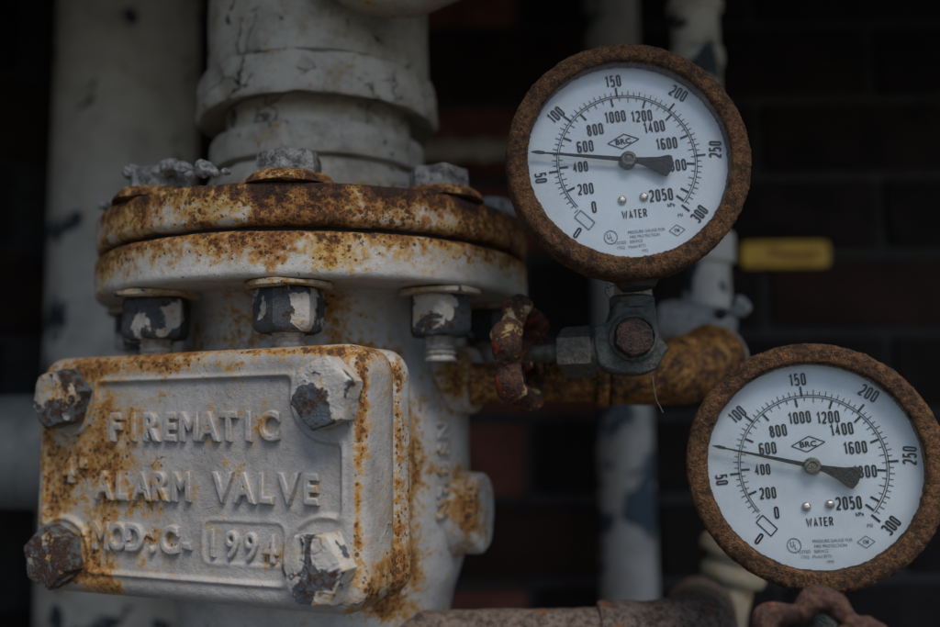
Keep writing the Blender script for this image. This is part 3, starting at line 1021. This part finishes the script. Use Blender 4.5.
def numeral(parent, body, dx, dy, size, ang, mat=None, wid=.42, gap=.115, st=.155, name='numeral', y=-.25):
    h, t_ = size, size * st
    a, c = (wid * h - t_) / 2, (h - t_) / 2
    adv = (wid + gap) * h
    V, F = [], []
    M = rotM('Z', ang)
    wd_ = [adv * (1.5 if ch == 'W' else .72 if ch == '1' else 1.0) for ch in body]
    x = -sum(wd_) / 2
    lay = 0
    for ch, w_ in zip(body, wd_):
        for pl_ in glyph(ch, a, c):
            b = len(V)
            lay += 1
            n_ = len(pl_)
            for i, (px_, py_) in enumerate(pl_):
                p0, p1 = pl_[max(i - 1, 0)], pl_[min(i + 1, n_ - 1)]
                if i not in (0, n_ - 1):
                    d0 = Vector((px_ - p0[0], py_ - p0[1])).normalized(); d1 = Vector((p1[0] - px_, p1[1] - py_)).normalized()
                    tg_ = (d0 + d1)
                    tg_ = tg_.normalized() if tg_.length > 1e-4 else d0
                    sc = min(1 / max(abs(tg_.dot(d0)), .45), 2.0)
                else:
                    tg_ = Vector((p1[0] - p0[0], p1[1] - p0[1])).normalized(); sc = 1
                nx, ny = -tg_.y * t_ / 2 * sc, tg_.x * t_ / 2 * sc
                for sg in (1, -1):
                    q = M @ Vector((px_ + x + w_ / 2 + nx * sg, py_ + ny * sg, 0))
                    V.append(Vector(((q.x + dx) * GS, y - .004 * (lay % 5), (q.y - dy * DY) * GS)))
            for i in range(n_ - 1): F.append((b + 2 * i, b + 2 * i + 1, b + 2 * i + 3, b + 2 * i + 2))
        x += w_
    return obj(name, V, F, mat or M_ink, parent, smooth=False)


def quads(name, qs, mat, parent, y=-.25, ys=1.0):
    V, F = [], []
    for q in qs:
        b = len(V)
        V += [Vector((x * GS, y, z * GS * ys)) for x, z in q]
        F.append(tuple(range(b, b + len(q))))
    return obj(name, V, F, mat, parent, smooth=False)


def bar(a, r0, r1, w):
    """radial bar: a clockwise from up in degrees"""
    a = math.radians(a)
    u, n = (math.sin(a), math.cos(a)), (math.cos(a), -math.sin(a))
    return [(u[0] * r + n[0] * s * w / 2, u[1] * r + n[1] * s * w / 2) for r, s in ((r0, -1), (r1, -1), (r1, 1), (r0, 1))]


def line(p, q, w):
    d = (q[0] - p[0], q[1] - p[1]); l = math.hypot(*d); n = (-d[1] / l * w / 2, d[0] / l * w / 2)
    return [(p[0] + n[0], p[1] + n[1]), (q[0] + n[0], q[1] + n[1]), (q[0] - n[0], q[1] - n[1]), (p[0] - n[0], p[1] - n[1])]


def make_gauge(label, hub_px, Y, yaw, tilt, roll, needle_deg, dial_rot, seed, group=None):
    hub = at(*hub_px, Y)
    e = thing('pressure_gauge', label, 'gauge', hub, (0, 0, 0), group)
    e.rotation_mode = 'XYZ'
    e.matrix_world = Matrix.Translation(L(*hub)) @ rotM('Z', yaw) @ rotM('X', tilt) @ rotM('Y', -roll)
    RO, RI = 122.5 * GS, 101.5 * GS
    pf = [(RI, -1.0), (RI - .1, -3.5), (RI + .1, -6.0), (RI + .8, -7.2), (RI + 1.8, -7.6), (RI + 6.0, -7.3), (RO - 1.4, -6.6), (RO - .3, -5.4), (RO, -3.5), (RO, 6), (RO - 1, 8), (RO - 4, 8.5), (RI, 8.5), (RI, 3)]
    V, F = lathe(smooth_prof(pf, .9), 420, rotM('X', 90) @ Matrix.Scale(-1, 4, (0, 0, 1)), closed=True)
    V = [Vector((v.x, v.y, v.z)) for v in V]
    b = obj('bezel', V, F, M_bezel, e, sharp=60)
    roughen(b, .42, .25, seed, 4); roughen(b, .30, .9, seed + 3, 2)
    V, F = lathe(smooth_prof([(47, 1.0), (47, 7), (46, 24), (44, 27), (.01, 28)], 2), 96, rotM('X', -90))
    c = obj('case', V, F, M_case, e); roughen(c, .4, .1, seed, 2)
    V, F = lathe([(RI + 1.5, 0), (RI + 1.5, -1.0), (.01, -1.0)], 128, rotM('X', -90) @ T(0, 0, 1.0))
    d = obj('dial', V, F, M_dial, e, rot=(0, math.radians(-dial_rot), 0))
    # printed scales
    ZERO, SPAN = 180 + 37.8 + 4, 270
    a0 = -139.0 - 3.0                       # direction of psi zero, clockwise from up (picture frame)
    def apsi(p): return a0 + (p / 300.0) * 274.0
    qs, fq = [], []
    N = 180
    for r in (69.0, 71.0):
        for i in range(N):
            t0, t1 = (math.radians(apsi(12) + (apsi(297) - apsi(12)) * k / N) for k in (i, i + 1))
            qs.append([(math.sin(t) * rr, math.cos(t) * rr) for t, rr in ((t0, r - .38), (t1, r - .38), (t1, r + .38), (t0, r + .38))])
    for p in range(10, 300, 5):
        if p % 50: qs.append(bar(apsi(p), 71.2, 75.2 if p % 10 else 76.2, .75))
    for p in range(50, 301, 50): qs.append(bar(apsi(p), 70.0, 80.0, 2.1))
    kp = [(200, -115), (400, -93.5), (600, -66.5), (800, -40.5), (1000, -10.5), (1200, 19), (1400, 44.5), (1600, 67.5), (1800, 93.5), (2000, 119.5), (2050, 128)]
    for k, a in kp: qs.append(bar(a, 60.0, 68.4, 2.1))
    for (k, a), (k2, a2) in zip(kp[:-2], kp[1:-1]):
        for j in (1, 2, 3):
            qs.append(bar(a + (a2 - a) * j / 4, 63.5 if j == 2 else 65.0, 69.0, .75))
    quads('scale_markings', qs, M_ink, d)
    cx, cz, w, h, ra = -46.0, -57.0, 18.5, 9.5, math.radians(-43)
    R = lambda x, z: (cx + x * math.cos(ra) - z * math.sin(ra), cz + x * math.sin(ra) + z * math.cos(ra))
    cs = [R(-w / 2, -h / 2), R(w / 2, -h / 2), R(w / 2, h / 2), R(-w / 2, h / 2)]
    quads('zero_box', [line(cs[i], cs[(i + 1) % 4], 1.15) for i in range(4)], M_faint if seed < 2 else M_ink, d, ys=DY)
    ds = [(-18.5, 19), (-1.5, 28.5), (13.5, 23), (-4, 13.5)]
    quads('maker_diamond', [line(ds[i], ds[(i + 1) % 4], .95) for i in range(4)], M_ink, d, ys=DY)
    dial_text(d, 'BRC', -2.6, -21, 5.4, 6, bold=.045, sx=1.1, name='maker_letters', spacing=1.05)
    for s, x, y, sz, an in [('150', -9, -83.5, 11, 5), ('100', -69.5, -50.5, 11, 42), ('200', 57, -69, 11, -33), ('50', -88, 13.5, 10.5, -84), ('250', 90, -10, 11, 86),
                            ('0', -54, 69.5, 10.5, -36), ('300', 69, 54.5, 10.5, 50),
                            ('1000', -9, -46.5, 10.5, 6), ('800', -30.5, -34, 10.5, 8), ('600', -41.5, -17, 10.5, 5), ('400', -47.5, 3.5, 9.5, 4), ('200', -43.5, 26, 10, 5), ('0', -36, 44.5, 10.5, 4),
                            ('1200', 18, -46.5, 10.5, 4), ('1400', 30, -35, 10.5, 7), ('1600', 41.5, -17.5, 10.5, 5), ('1800', 49, 5, 10.5, 4), ('2050', 32, 34.5, 11, 4)]:
        numeral(d, s, x, y, sz * 1.17, an, wid=.385, gap=.105, st=.15)
    numeral(d, 'WATER', 4, 52.5, 8.8, 4, wid=.43, gap=.12, st=.135, name='caption')
    dial_text(d, 'kPa', 41.5, 44.5, 3.8, 8, sx=1.0, name='caption')
    dial_text(d, 'PSI', 50, 55, 3.2, 8, M_faint, sx=1.0, name='caption')
    for s, x, y in [('PRESSURE GAUGE FOR', 15, 69.5), ('FIRE PROTECTION', 13, 74.3), ('LISTED   SERVICE', -3, 80), ('175Q   Model 8773', -1, 85), ('1993', 12, 89)]:
        dial_text(d, s, x, y, 3.0, 4, M_faint, sx=.86, bold=.0, name='caption')
    V, F = [], []
    ring = []
    for i in range(32):
        t0, t1 = 2 * math.pi * i / 32, 2 * math.pi * (i + 1) / 32
        ring.append([(-21 + math.sin(t) * r, -75 + math.cos(t) * r) for t, r in ((t0, 6.0), (t1, 6.0), (t1, 6.9), (t0, 6.9))])
    quads('approval_ring', ring, M_faint, d, ys=DY)
    dial_text(d, 'U', -22.8, 74, 5.6, 4, M_faint, sx=.7, name='approval_letter'); dial_text(d, 'L', -19.4, 76.4, 4.6, 4, M_faint, sx=.8, name='approval_letter')
    fd = [(37.5, -70.5), (45.5, -64.5), (53.5, -69.5), (45.5, -75.5)]
    quads('approval_diamond', [line(fd[i], fd[(i + 1) % 4], .7) for i in range(4)], M_faint, d, ys=DY)
    dial_text(d, 'FM', 45.5, 70, 4.0, 4, M_faint, name='approval_letter')
    for sx_, sz_ in ((-7.4, -38.5), (14.6, -36)):
        V, F = lathe(smooth_prof([(4.6 * GS, 0), (4.4 * GS, .6), (3.4 * GS, 1.25), (1.8 * GS, 1.6), (.01, 1.7)], .3), 24, T(sx_ * GS, -.1, sz_ * DY * GS) @ rotM('X', 90))
        obj('dial_screw', V, F, M_screw, d)
    # needle: slim pointer, hub and fan-shaped counterweight
    nd = math.radians(needle_deg)
    out = [(0, 2.3), (-40, 1.7), (-72, 1.05), (-84, .8), (-85, 1.6), (-91, 2.0), (-97, .7), (-98, 0), (-97, -.6), (-91, -1.6), (-85, -1.3), (-84, -.8), (-72, -1.0), (-40, -1.7), (0, -2.5),
           (12, -4.0), (24, -8.0), (34, -13), (39.5, -14.5), (43.5, -8), (45, 0), (43.5, 7.0), (40, 8.0), (30, 5.0), (14, 3.2)]
    V = []
    for y_ in (-3.6, -3.0):
        for (x_, z_) in out:
            V.append(Vector(((x_ * math.cos(nd) - z_ * math.sin(nd)) * GS, y_, (x_ * math.sin(nd) + z_ * math.cos(nd)) * GS)))
    n = len(out)
    F = [tuple(range(n)), tuple(range(2 * n - 1, n - 1, -1))] + [(i, (i + 1) % n, n + (i + 1) % n, n + i) for i in range(n)]
    nb = obj('needle', V, F, M_needle, e, smooth=False)
    V, F = lathe(smooth_prof([(8.4 * GS, 0), (8.6 * GS, 1.5), (8.0 * GS, 4.4), (7.0 * GS, 5.0), (4.4 * GS, 5.1), (4.0 * GS, 4.6), (2.0 * GS, 4.7), (.01, 5.2)], .6), 40, rotM('X', 90))
    obj('hub_cap', V, F, M_hub, nb)
    V, F = lathe([(RI + 1.8, 0), (RI + 1.8, .8), (.01, .8)], 96, T(0, -5.2, 0) @ rotM('X', 90))
    obj('glass', V, F, M_glass, e, sharp=30)
    # socket
    V, F = lathe(smooth_prof([(9, -44), (9, -51.5), (8.2, -52.5), (7.2, -54)], 2), 40, T(0, 9, 0))
    obj('socket', V, F, M_dark, e)
    return e, hub


GY = 386.0
g1, hub1 = make_gauge('upper pressure gauge, rusted brown bezel, needle level near 400, above the hand-wheel cock', (627, 162), GY - 3, 0, -3.5, 4.0, -9.5, -3.0, 1.0, 'rusty water pressure gauges')
g2, hub2 = make_gauge('lower right pressure gauge, rusted brown bezel, needle tilted up to the left', (812, 466), GY + 8, -17, -3, 3.0, -15.0, -3.0, 2.6, 'rusty water pressure gauges')


# ------------------------------------------------------------------ gauge cocks with hand wheels
def wheel_mesh(R, rt, lobes=6, depth=2.2, n=150):
    path, rad = [], []
    for i in range(n):
        a = 2 * math.pi * i / n
        s = math.cos(lobes * a)
        path.append(Vector(((R + depth * s) * math.cos(a), (R + depth * s) * math.sin(a), 0)))
        rad.append(rt * (1 + .14 * s))
    return tube(path, rad, 20, close=True)


def hand_wheel(name, M, R, mat, parent, seed):
    V, F = wheel_mesh(R, 4.3)
    V = [M @ Vector((v.x, v.y, v.z * 1.45)) for v in V]
    o = obj(name, V, F, mat, parent, sharp=70)
    roughen(o, 1.3, .12, seed, 4)
    for k in range(3):
        a = 2 * math.pi * k / 3 + .5
        p = run([(5 * math.cos(a), 5 * math.sin(a), 3), ((R - 1) * math.cos(a), (R - 1) * math.sin(a), 0)], 1.5)
        V, F = tube(p, 3.4, 14)
        s = obj('spoke', [M @ v for v in V], F, mat, o); roughen(s, .7, .2, seed + k, 2)
    V, F = lathe(smooth_prof([(.01, -5), (6, -5), (7.5, -3), (7.5, 6), (6, 8), (.01, 8)], 1.5), 32, M)
    h = obj('hub', V, F, mat, o); roughen(h, .7, .2, seed + 9, 2)
    return o


c0 = at(632, 340, 404)                                        # middle of the cock body
cock = thing('gauge_cock', 'dark bronze gauge cock with scalloped rusty hand wheel, under the upper gauge', 'cock', c0)
k = 404 / FPX
poly = [(-17, -39), (20, -39), (24, -20), (25, -2), (34, 9), (20, 31), (4, 37), (-22, 34), (-36, 27), (-40, 10), (-40, -14), (-24, -17)]
V = [Vector((x * k, y, -z * k)) for y in (-8.5, 8.5) for x, z in poly]
n = len(poly)
bm = bmesh.new()
bvs = [bm.verts.new(v) for v in V]
bm.faces.new(bvs[:n]); bm.faces.new(bvs[n:][::-1])
for i in range(n): bm.faces.new((bvs[i], bvs[n + i], bvs[n + (i + 1) % n], bvs[(i + 1) % n]))
bmesh.ops.recalc_face_normals(bm, faces=bm.faces)
bmesh.ops.bevel(bm, geom=list(bm.edges), offset=2.2, segments=3, profile=0.5, affect='EDGES')
bmesh.ops.triangulate(bm, faces=[f for f in bm.faces if len(f.verts) > 4])
bmesh.ops.subdivide_edges(bm, edges=list(bm.edges), cuts=2, use_grid_fill=True)
bm.verts.index_update()
V = [v.co.copy() for v in bm.verts]; F = [tuple(v.index for v in f.verts) for f in bm.faces]
bm.free()
cb = obj('cock_body', V, F, M_cock, cock, sharp=50)
roughen(cb, .35, .12, 31, 3)
V, F = lathe(smooth_prof([(11.0, -1), (10.6, 2.6), (9.6, 3.4), (8.8, 3.2), (8.6, 2), (.01, 2)], .8), 56, T(-2 * k, -8, 1 * k) @ rotM('X', 90))
o = obj('boss_ring', V, F, M_cock, cock); roughen(o, .25, .3, 32, 2)
V, F = lathe([(p[0], p[1], (p + (0,))[2]) for p in hex_prof(8.7, 7.5, 1.5, .8)], 48, T(-4 * k, -9.5, 0) @ rotM('X', 90) @ rotM('Z', 20))
o = obj('plug', V, F, M_plug, cock); roughen(o, .5, .2, 33, 3)
# neck and taped thread up to the gauge
V, F = lathe(smooth_prof([(10, 14), (10, 18.5), (9, 19.5), (.01, 19.5)], 1.2), 6 * 8, T(1 * k, 0, 0))
o = obj('neck', V, F, M_cock, cock)
V, F = lathe(smooth_prof([(8.2, 19), (8.5, 20), (8.2, 23), (8.4, 25.5), (8.0, 26.5), (6, 26.5)], .6), 40, T(2.5 * k, 0, 0))
o = obj('thread_tape', V, F, M_tape, cock); roughen(o, .45, .4, 34, 3)
# packing nut, stem and wheel run left and slightly away from the camera
wd = Vector((-math.cos(math.radians(23)), math.sin(math.radians(23)), 0.0))
Mw = T(-14, 3, -4.5) @ toward(wd)
V, F = lathe([(p + (0,))[:3] for p in smooth_prof([(9.5, -8, 0), (9.5, 1, 0), (11.4, 1.6, 1), (11.6, 3, 1), (11.6, 15, 1), (10.8, 17, .6), (9.0, 17.4, 0), (5, 17.4, 0)], 1.3)], 60, Mw @ rotM('Z', 30))
o = obj('packing_nut', V, F, M_nutb, cock, sharp=30); roughen(o, .3, .2, 35, 2)
V, F = lathe(smooth_prof([(4.2, 15), (4.2, 36), (3.4, 38)], 1.5), 32, Mw)
o = obj('stem', V, F, M_nutb, cock); roughen(o, .15, .3, 36, 2)
hand_wheel('hand_wheel', Mw @ T(0, 0, 36.5) @ rotM('Z', 14), 20.5, M_wheel, cock, 37)

# nipple from the cock back to the trim pipe
trim_p = at(640, 375, 462)
V, F = lathe(smooth_prof([(8.5, 6), (8.5, 62)], 3), 32, rotM('X', -90))
o = obj('inlet_nipple', V, F, M_brass, cock)

# lower cock, mostly under the picture
hubw = at(821, 664, 345)
cock2 = thing('gauge_cock', 'rusty red scalloped hand wheel of the cock below the lower gauge', 'cock', hubw)
Mw2 = toward(Vector((-.15, -1, .35)))
hand_wheel('hand_wheel', Mw2 @ rotM('Z', 20), 21.0, M_wheel_red, cock2, 41)
V, F = lathe(smooth_prof([(4.2, -34), (4.2, 0)], 2), 24, Mw2)
obj('stem', V, F, M_nutb, cock2)
V, F = rounded_box(30, 26, 40, 4, 3)
o = obj('cock_body', [Mw2 @ T(0, 0, -46) @ v for v in V], F, M_cock, cock2)

cbp = Mw2 @ Vector((0, 0, -46))
ge = (Matrix.Translation(hub2) @ rotM('Z', -17) @ rotM('X', -3) @ rotM('Y', -3)) @ Vector((0, 9, -53)) - hubw
V, F = tube(run([ge, Vector((ge.x, ge.y, cbp.z)), cbp], 3), 7.0, 28)
obj('neck', V, F, M_cock, cock2)

# ------------------------------------------------------------------ trim pipes
trim = thing('trim_pipe', 'rust-stained orange brown trim pipe with elbow, behind the hand wheel', 'pipe', trim_p)
t0, t1 = at(470, 384, 466), at(672, 378, 466)
def rel(p, o_): return Vector(p) - Vector(o_)
V, F = tube(run([rel(t0, trim_p), rel(t1, trim_p)], 3), 10.6, 40)
o = obj('pipe_wall', V, F, M_brass, trim); roughen(o, .4, .1, 51, 3)
ax = rel(t1, t0).normalized()
for px, r, l in ((600, 13.5, 6.0), (612, 12.6, 4.0)):
    M = T(*rel(at(px, 381, 466), trim_p)) @ toward(ax)
    V, F = lathe(smooth_prof([(8, -l / 2), (r - .8, -l / 2), (r, -l / 2 + 1), (r, l / 2 - 1), (r - .8, l / 2), (8, l / 2)], 1.2), 48, M)
    o = obj('coupling_ring', V, F, M_brass, trim); roughen(o, .4, .15, px, 3)
# elbow fitting that swells towards its mouth
e0, e1, e2 = rel(at(612, 381, 466), trim_p), rel(at(668, 378, 466), trim_p), rel(at(712, 360, 502), trim_p)
pth = [e0.lerp(e1, t).lerp(e1.lerp(e2, t), t) for t in [i / 30 for i in range(31)]]
V, F = tube(pth, [11.5 + 6.3 * min(1, (i / 30) * 1.5) for i in range(31)], 48)
o = obj('elbow', V, F, M_brass, trim); roughen(o, .8, .07, 53, 3)
dd = (pth[-1] - pth[-2]).normalized()
M = T(*pth[-1]) @ toward(dd)
V, F = lathe(smooth_prof([(14, -3), (18.6, -2.6), (19.6, -1), (19.6, 2), (18.6, 3), (12, 3)], 1), 56, M)
o = obj('mouth_ring', V, F, M_brass, trim); roughen(o, .5, .12, 54, 3)
V, F = lathe(smooth_prof([(17.6, 3.0), (19.0, 3.6), (18.6, 6), (16.5, 7), (14, 12), (.01, 12)], 1.3), 48, M)
o = obj('white_nipple', V, F, M_greyv, trim); roughen(o, .4, .1, 55, 2)

# dusty drain line along the lower edge
lp = at(560, 640, 440)
drain = thing('drain_pipe', 'dusty brown rusted pipe crossing the bottom edge beside the valve', 'pipe', (lp.x, lp.y, lp.z))
topz = at(540, 609, 458).z
rD = 15.5
a_, b_, c_ = at(440, 640, 440), at(715, 632, 440), at(770, 640, 470)
zc = topz - rD
pts = [Vector((AX.x + 40, 458, zc)), Vector((at(612, 610, 458).x, 458, zc))]
V, F = tube(run([rel(p, lp) for p in pts], 3), rD, 48)
o = obj('pipe_wall', V, F, M_low, drain); roughen(o, .6, .12, 61, 4)
V, F = lathe(smooth_prof([(12, 0), (rD + 2.4, 0), (rD + 3.4, 1.5), (rD + 3.2, 8), (rD + 2, 12)], 1.2), 56, T(*rel((at(598, 610, 458).x, 458, zc), lp)) @ toward((1, 0, 0)))
o = obj('coupling_ring', V, F, M_low, drain); roughen(o, .6, .15, 62, 3)
ex = at(606, 610, 458).x
q = [Vector((ex, 458, zc)), Vector((ex + 42, 458, zc)), Vector((ex + 60, 488, zc - 2)), Vector((ex + 66, 540, zc - 4))]
path = run([rel(q[0], lp), rel(q[0].lerp(q[1], .4), lp)], 3)[:-1] + bend(rel(q[0], lp), rel(q[1], lp), rel(q[2] + Vector((6, 40, 0)), lp), 24, 18) + [rel(q[3], lp)]
V, F = tube(path, [rD + 2.6 + 1.4 * min(1, i / len(path) * 1.6) for i in range(len(path))], 48)
o = obj('elbow', V, F, M_low, drain); roughen(o, .8, .1, 63, 4)

# ------------------------------------------------------------------ background pipes
def vertical_pipe(name, label, px, py, Y, r, mat, seed, z0=-Z0, z1=900.0, rings=()):
    p = at(px, py, Y)
    e = thing(name, label, 'pipe', (p.x, Y, z0))
    V, F = lathe(smooth_prof([(r, 0), (r, z1 - z0)], 20), 72)
    o = obj('pipe_wall', V, F, mat, e); roughen(o, .5, .02, seed, 3)
    for (ry, rr, hh) in rings:
        zc_ = at(px, ry, Y).z - z0
        V, F = lathe(smooth_prof([(r - 2, zc_ - hh / 2), (rr - 1, zc_ - hh / 2), (rr, zc_ - hh / 2 + 1.5), (rr, zc_ + hh / 2 - 1.5), (rr - 1, zc_ + hh / 2), (r - 2, zc_ + hh / 2)], 2), 60)
        o = obj('coupling_ring', V, F, mat, e); roughen(o, .6, .06, seed + ry, 3)
    return e


vertical_pipe('white_pipe', 'broad white vertical pipe with dark paint chips at the far left', 128, 100, 744, 57, M_bgpipe, 71)
vertical_pipe('slim_pipe', 'slim white vertical pipe with slate blue flaked patches behind the gauges', 620, 300, 790, 24, M_slim, 72)
vertical_pipe('side_pipe', 'white vertical pipe with couplings behind the right edge of the upper gauge', 698, 100, 610, 16.0, M_bgpipe, 73, z0=at(698, 318, 610).z, rings=((8, 19, 9), (60, 18.5, 12), (250, 20, 20)))

# cream fitting low behind the lower gauge, on the drain line
cfp = at(735, 562, 545)
cf = thing('pipe_fitting', 'cream and grey ringed pipe fitting half hidden below left of the lower gauge', 'fitting', cfp)
V, F = lathe(smooth_prof([(13, -120), (13, -12), (17, -11), (18.5, -8), (18.5, -3), (16, -2), (16, 3), (21, 4), (22, 7), (21, 12), (12, 15), (.01, 16)], 1.6), 56, rotM('Y', 14))
o = obj('fitting_body', V, F, M_cream, cf); roughen(o, .6, .08, 74, 3)

# grey valve casting on the side pipe
gp = at(695, 325, 560)
gv = thing('shutoff_valve', 'pale grey cast valve body behind the bronze gauge cock', 'valve', gp)
V, F = rounded_box(46, 38, 26, 8.5, 5)
Mb = rotM('Y', 9) @ rotM('X', 14) @ rotM('Z', -24)
o = obj('bonnet', [Mb @ v for v in V], F, M_greyv, gv); roughen(o, .8, .05, 81, 3)
V, F = lathe(smooth_prof([(14, -48), (17, -40), (18, -20), (20, -11)], 2), 48, T(6, 3, 0))
o = obj('valve_body', V, F, M_dark, gv); roughen(o, .6, .06, 82, 2)
V, F = lathe(hex_prof(6, 7, 1.2), 36, T(23, -10, 8) @ toward((.5, -.6, .5)))
o = obj('lug_bolt', V, F, M_greyv, gv)
V, F = lathe(smooth_prof([(.01, 1.2), (3.6, 1.2), (3.6, -3), (.01, -3)], 1), 24, T(10, -23.2, 4) @ toward((.3, -.8, .5)))
o = obj('hole_shade_disc', V, F, M_gasket, gv)  # solid black disc standing for the shade inside a hole
V, F = tube(run([(8, 14, -6), (8, 60, -6)], 6), 11, 24)
o = obj('branch', V, F, M_greyv, gv)

# cream cross pipe far behind, level with the flange
cp0, cp1 = at(385, 152, 815), at(600, 158, 815)
cp = thing('cross_pipe', 'blurred cream horizontal pipe on the brick wall left of the upper gauge', 'pipe', cp0)
V, F = tube(run([(0, 0, 0), (cp1.x - cp0.x, 0, 0)], 5), 9.5, 32)
o = obj('pipe_wall', V, F, M_cream, cp); roughen(o, .4, .05, 91, 2)
for dx in (60, 90, 118):
    V, F = lathe(smooth_prof([(8, -6), (12, -6), (12.5, -4), (12.5, 4), (12, 6), (8, 6)], 1.5), 32, T(dx, 0, 0) @ rotM('Y', 90))
    obj('coupling_ring', V, F, M_cream, cp)

# grey green pipe behind the cover at the left edge
lp0 = at(12, 452, 560)
lg = thing('grey_pipe', 'dull grey green horizontal pipe leaving the picture left of the cover', 'pipe', lp0)
V, F = tube(run([(-220, 0, 0), (170, 0, 0)], 8), 34, 56)
o = obj('pipe_wall', V, F, M_greyp, lg); roughen(o, .6, .03, 95, 2)
V, F = lathe(smooth_prof([(30, -9), (35.5, -8), (36, 0), (35.5, 8), (30, 9)], 2), 56, T(26, 0, 0) @ rotM('Y', 90))
obj('coupling_ring', V, F, M_greyp, lg)

# pipe end peeping in at the top edge beside the riser
tp0 = at(398, -14, 425)
te = thing('top_elbow', 'rounded white pipe elbow dipping in at the top edge before the riser', 'pipe', tp0)
pth = [Vector((-34 + i * 2.4, 0, 13 * (1 - math.sin(math.pi * i / 28)))) for i in range(29)]
pth = [Vector((-44, 0, 240)), Vector((-43, 0, 120)), Vector((-42, 0, 40)), Vector((-39, 0, 22))] + pth + [Vector((40, 4, 22)), Vector((60, 12, 30)), Vector((110, 30, 34))]
V, F = tube(pth, 15, 36)
o = obj('elbow', V, F, M_cream, te); roughen(o, .9, .06, 97, 3)

# yellow tag on the wall
sa, sb_ = at(743, 242, 836), at(831, 265, 836)
tg = thing('wall_tag', 'small yellow tag with red lettering on the dark wall', 'sign', ((sa.x + sb_.x) / 2, 842, (sa.z + sb_.z) / 2))
M_tag = plain('yellow_enamel', (0.66, 0.40, 0.03), 0.5, 0.0, 0.2, 60.0, 0.1, 0.05)
M_red = plain('red_print', (0.22, 0.02, 0.015), 0.6, 0.0, 0.2, 61.0, 0.0)
V, F = loft_rr(sb_.x - sa.x, sa.z - sb_.z, 5, [(-3, 0), (3, 0)], 0, (4, 2, 6))
pn = obj('panel', V, F, M_tag, tg)
V, F = text_mesh('Themes', 15, .1, 0, .95, .3)
obj('lettering', [Vector((v.x + 6, -3.6 - v.z, v.y)) for v in V], F, M_red, pn, smooth=False)

# stray fibres caught on the cock
random.seed(3)
for (x, y, pts_) in [(614, 285, [(0, 0), (-5, 3), (-8, 2), (-9, 8), (-5, 13)]), (609, 288, [(6, -3), (2, -2), (-3, -6), (0, 4)]), (653, 388, [(0, -12), (1, 0), (3, 12), (9, 24)])]:
    p = at(x, y, 396)
    f = [Vector((a * k, 0, -b * k)) for a, b in pts_]
    path = []
    for a, b in zip(f[:-1], f[1:]): path += [a.lerp(b, t) for t in (0, .25, .5, .75)]
    path.append(f[-1])
    V, F = tube(path, .2, 6)
    V = [v + rel(p, c0) for v in V]
    obj('fibre', V, F, M_fibre, cock)
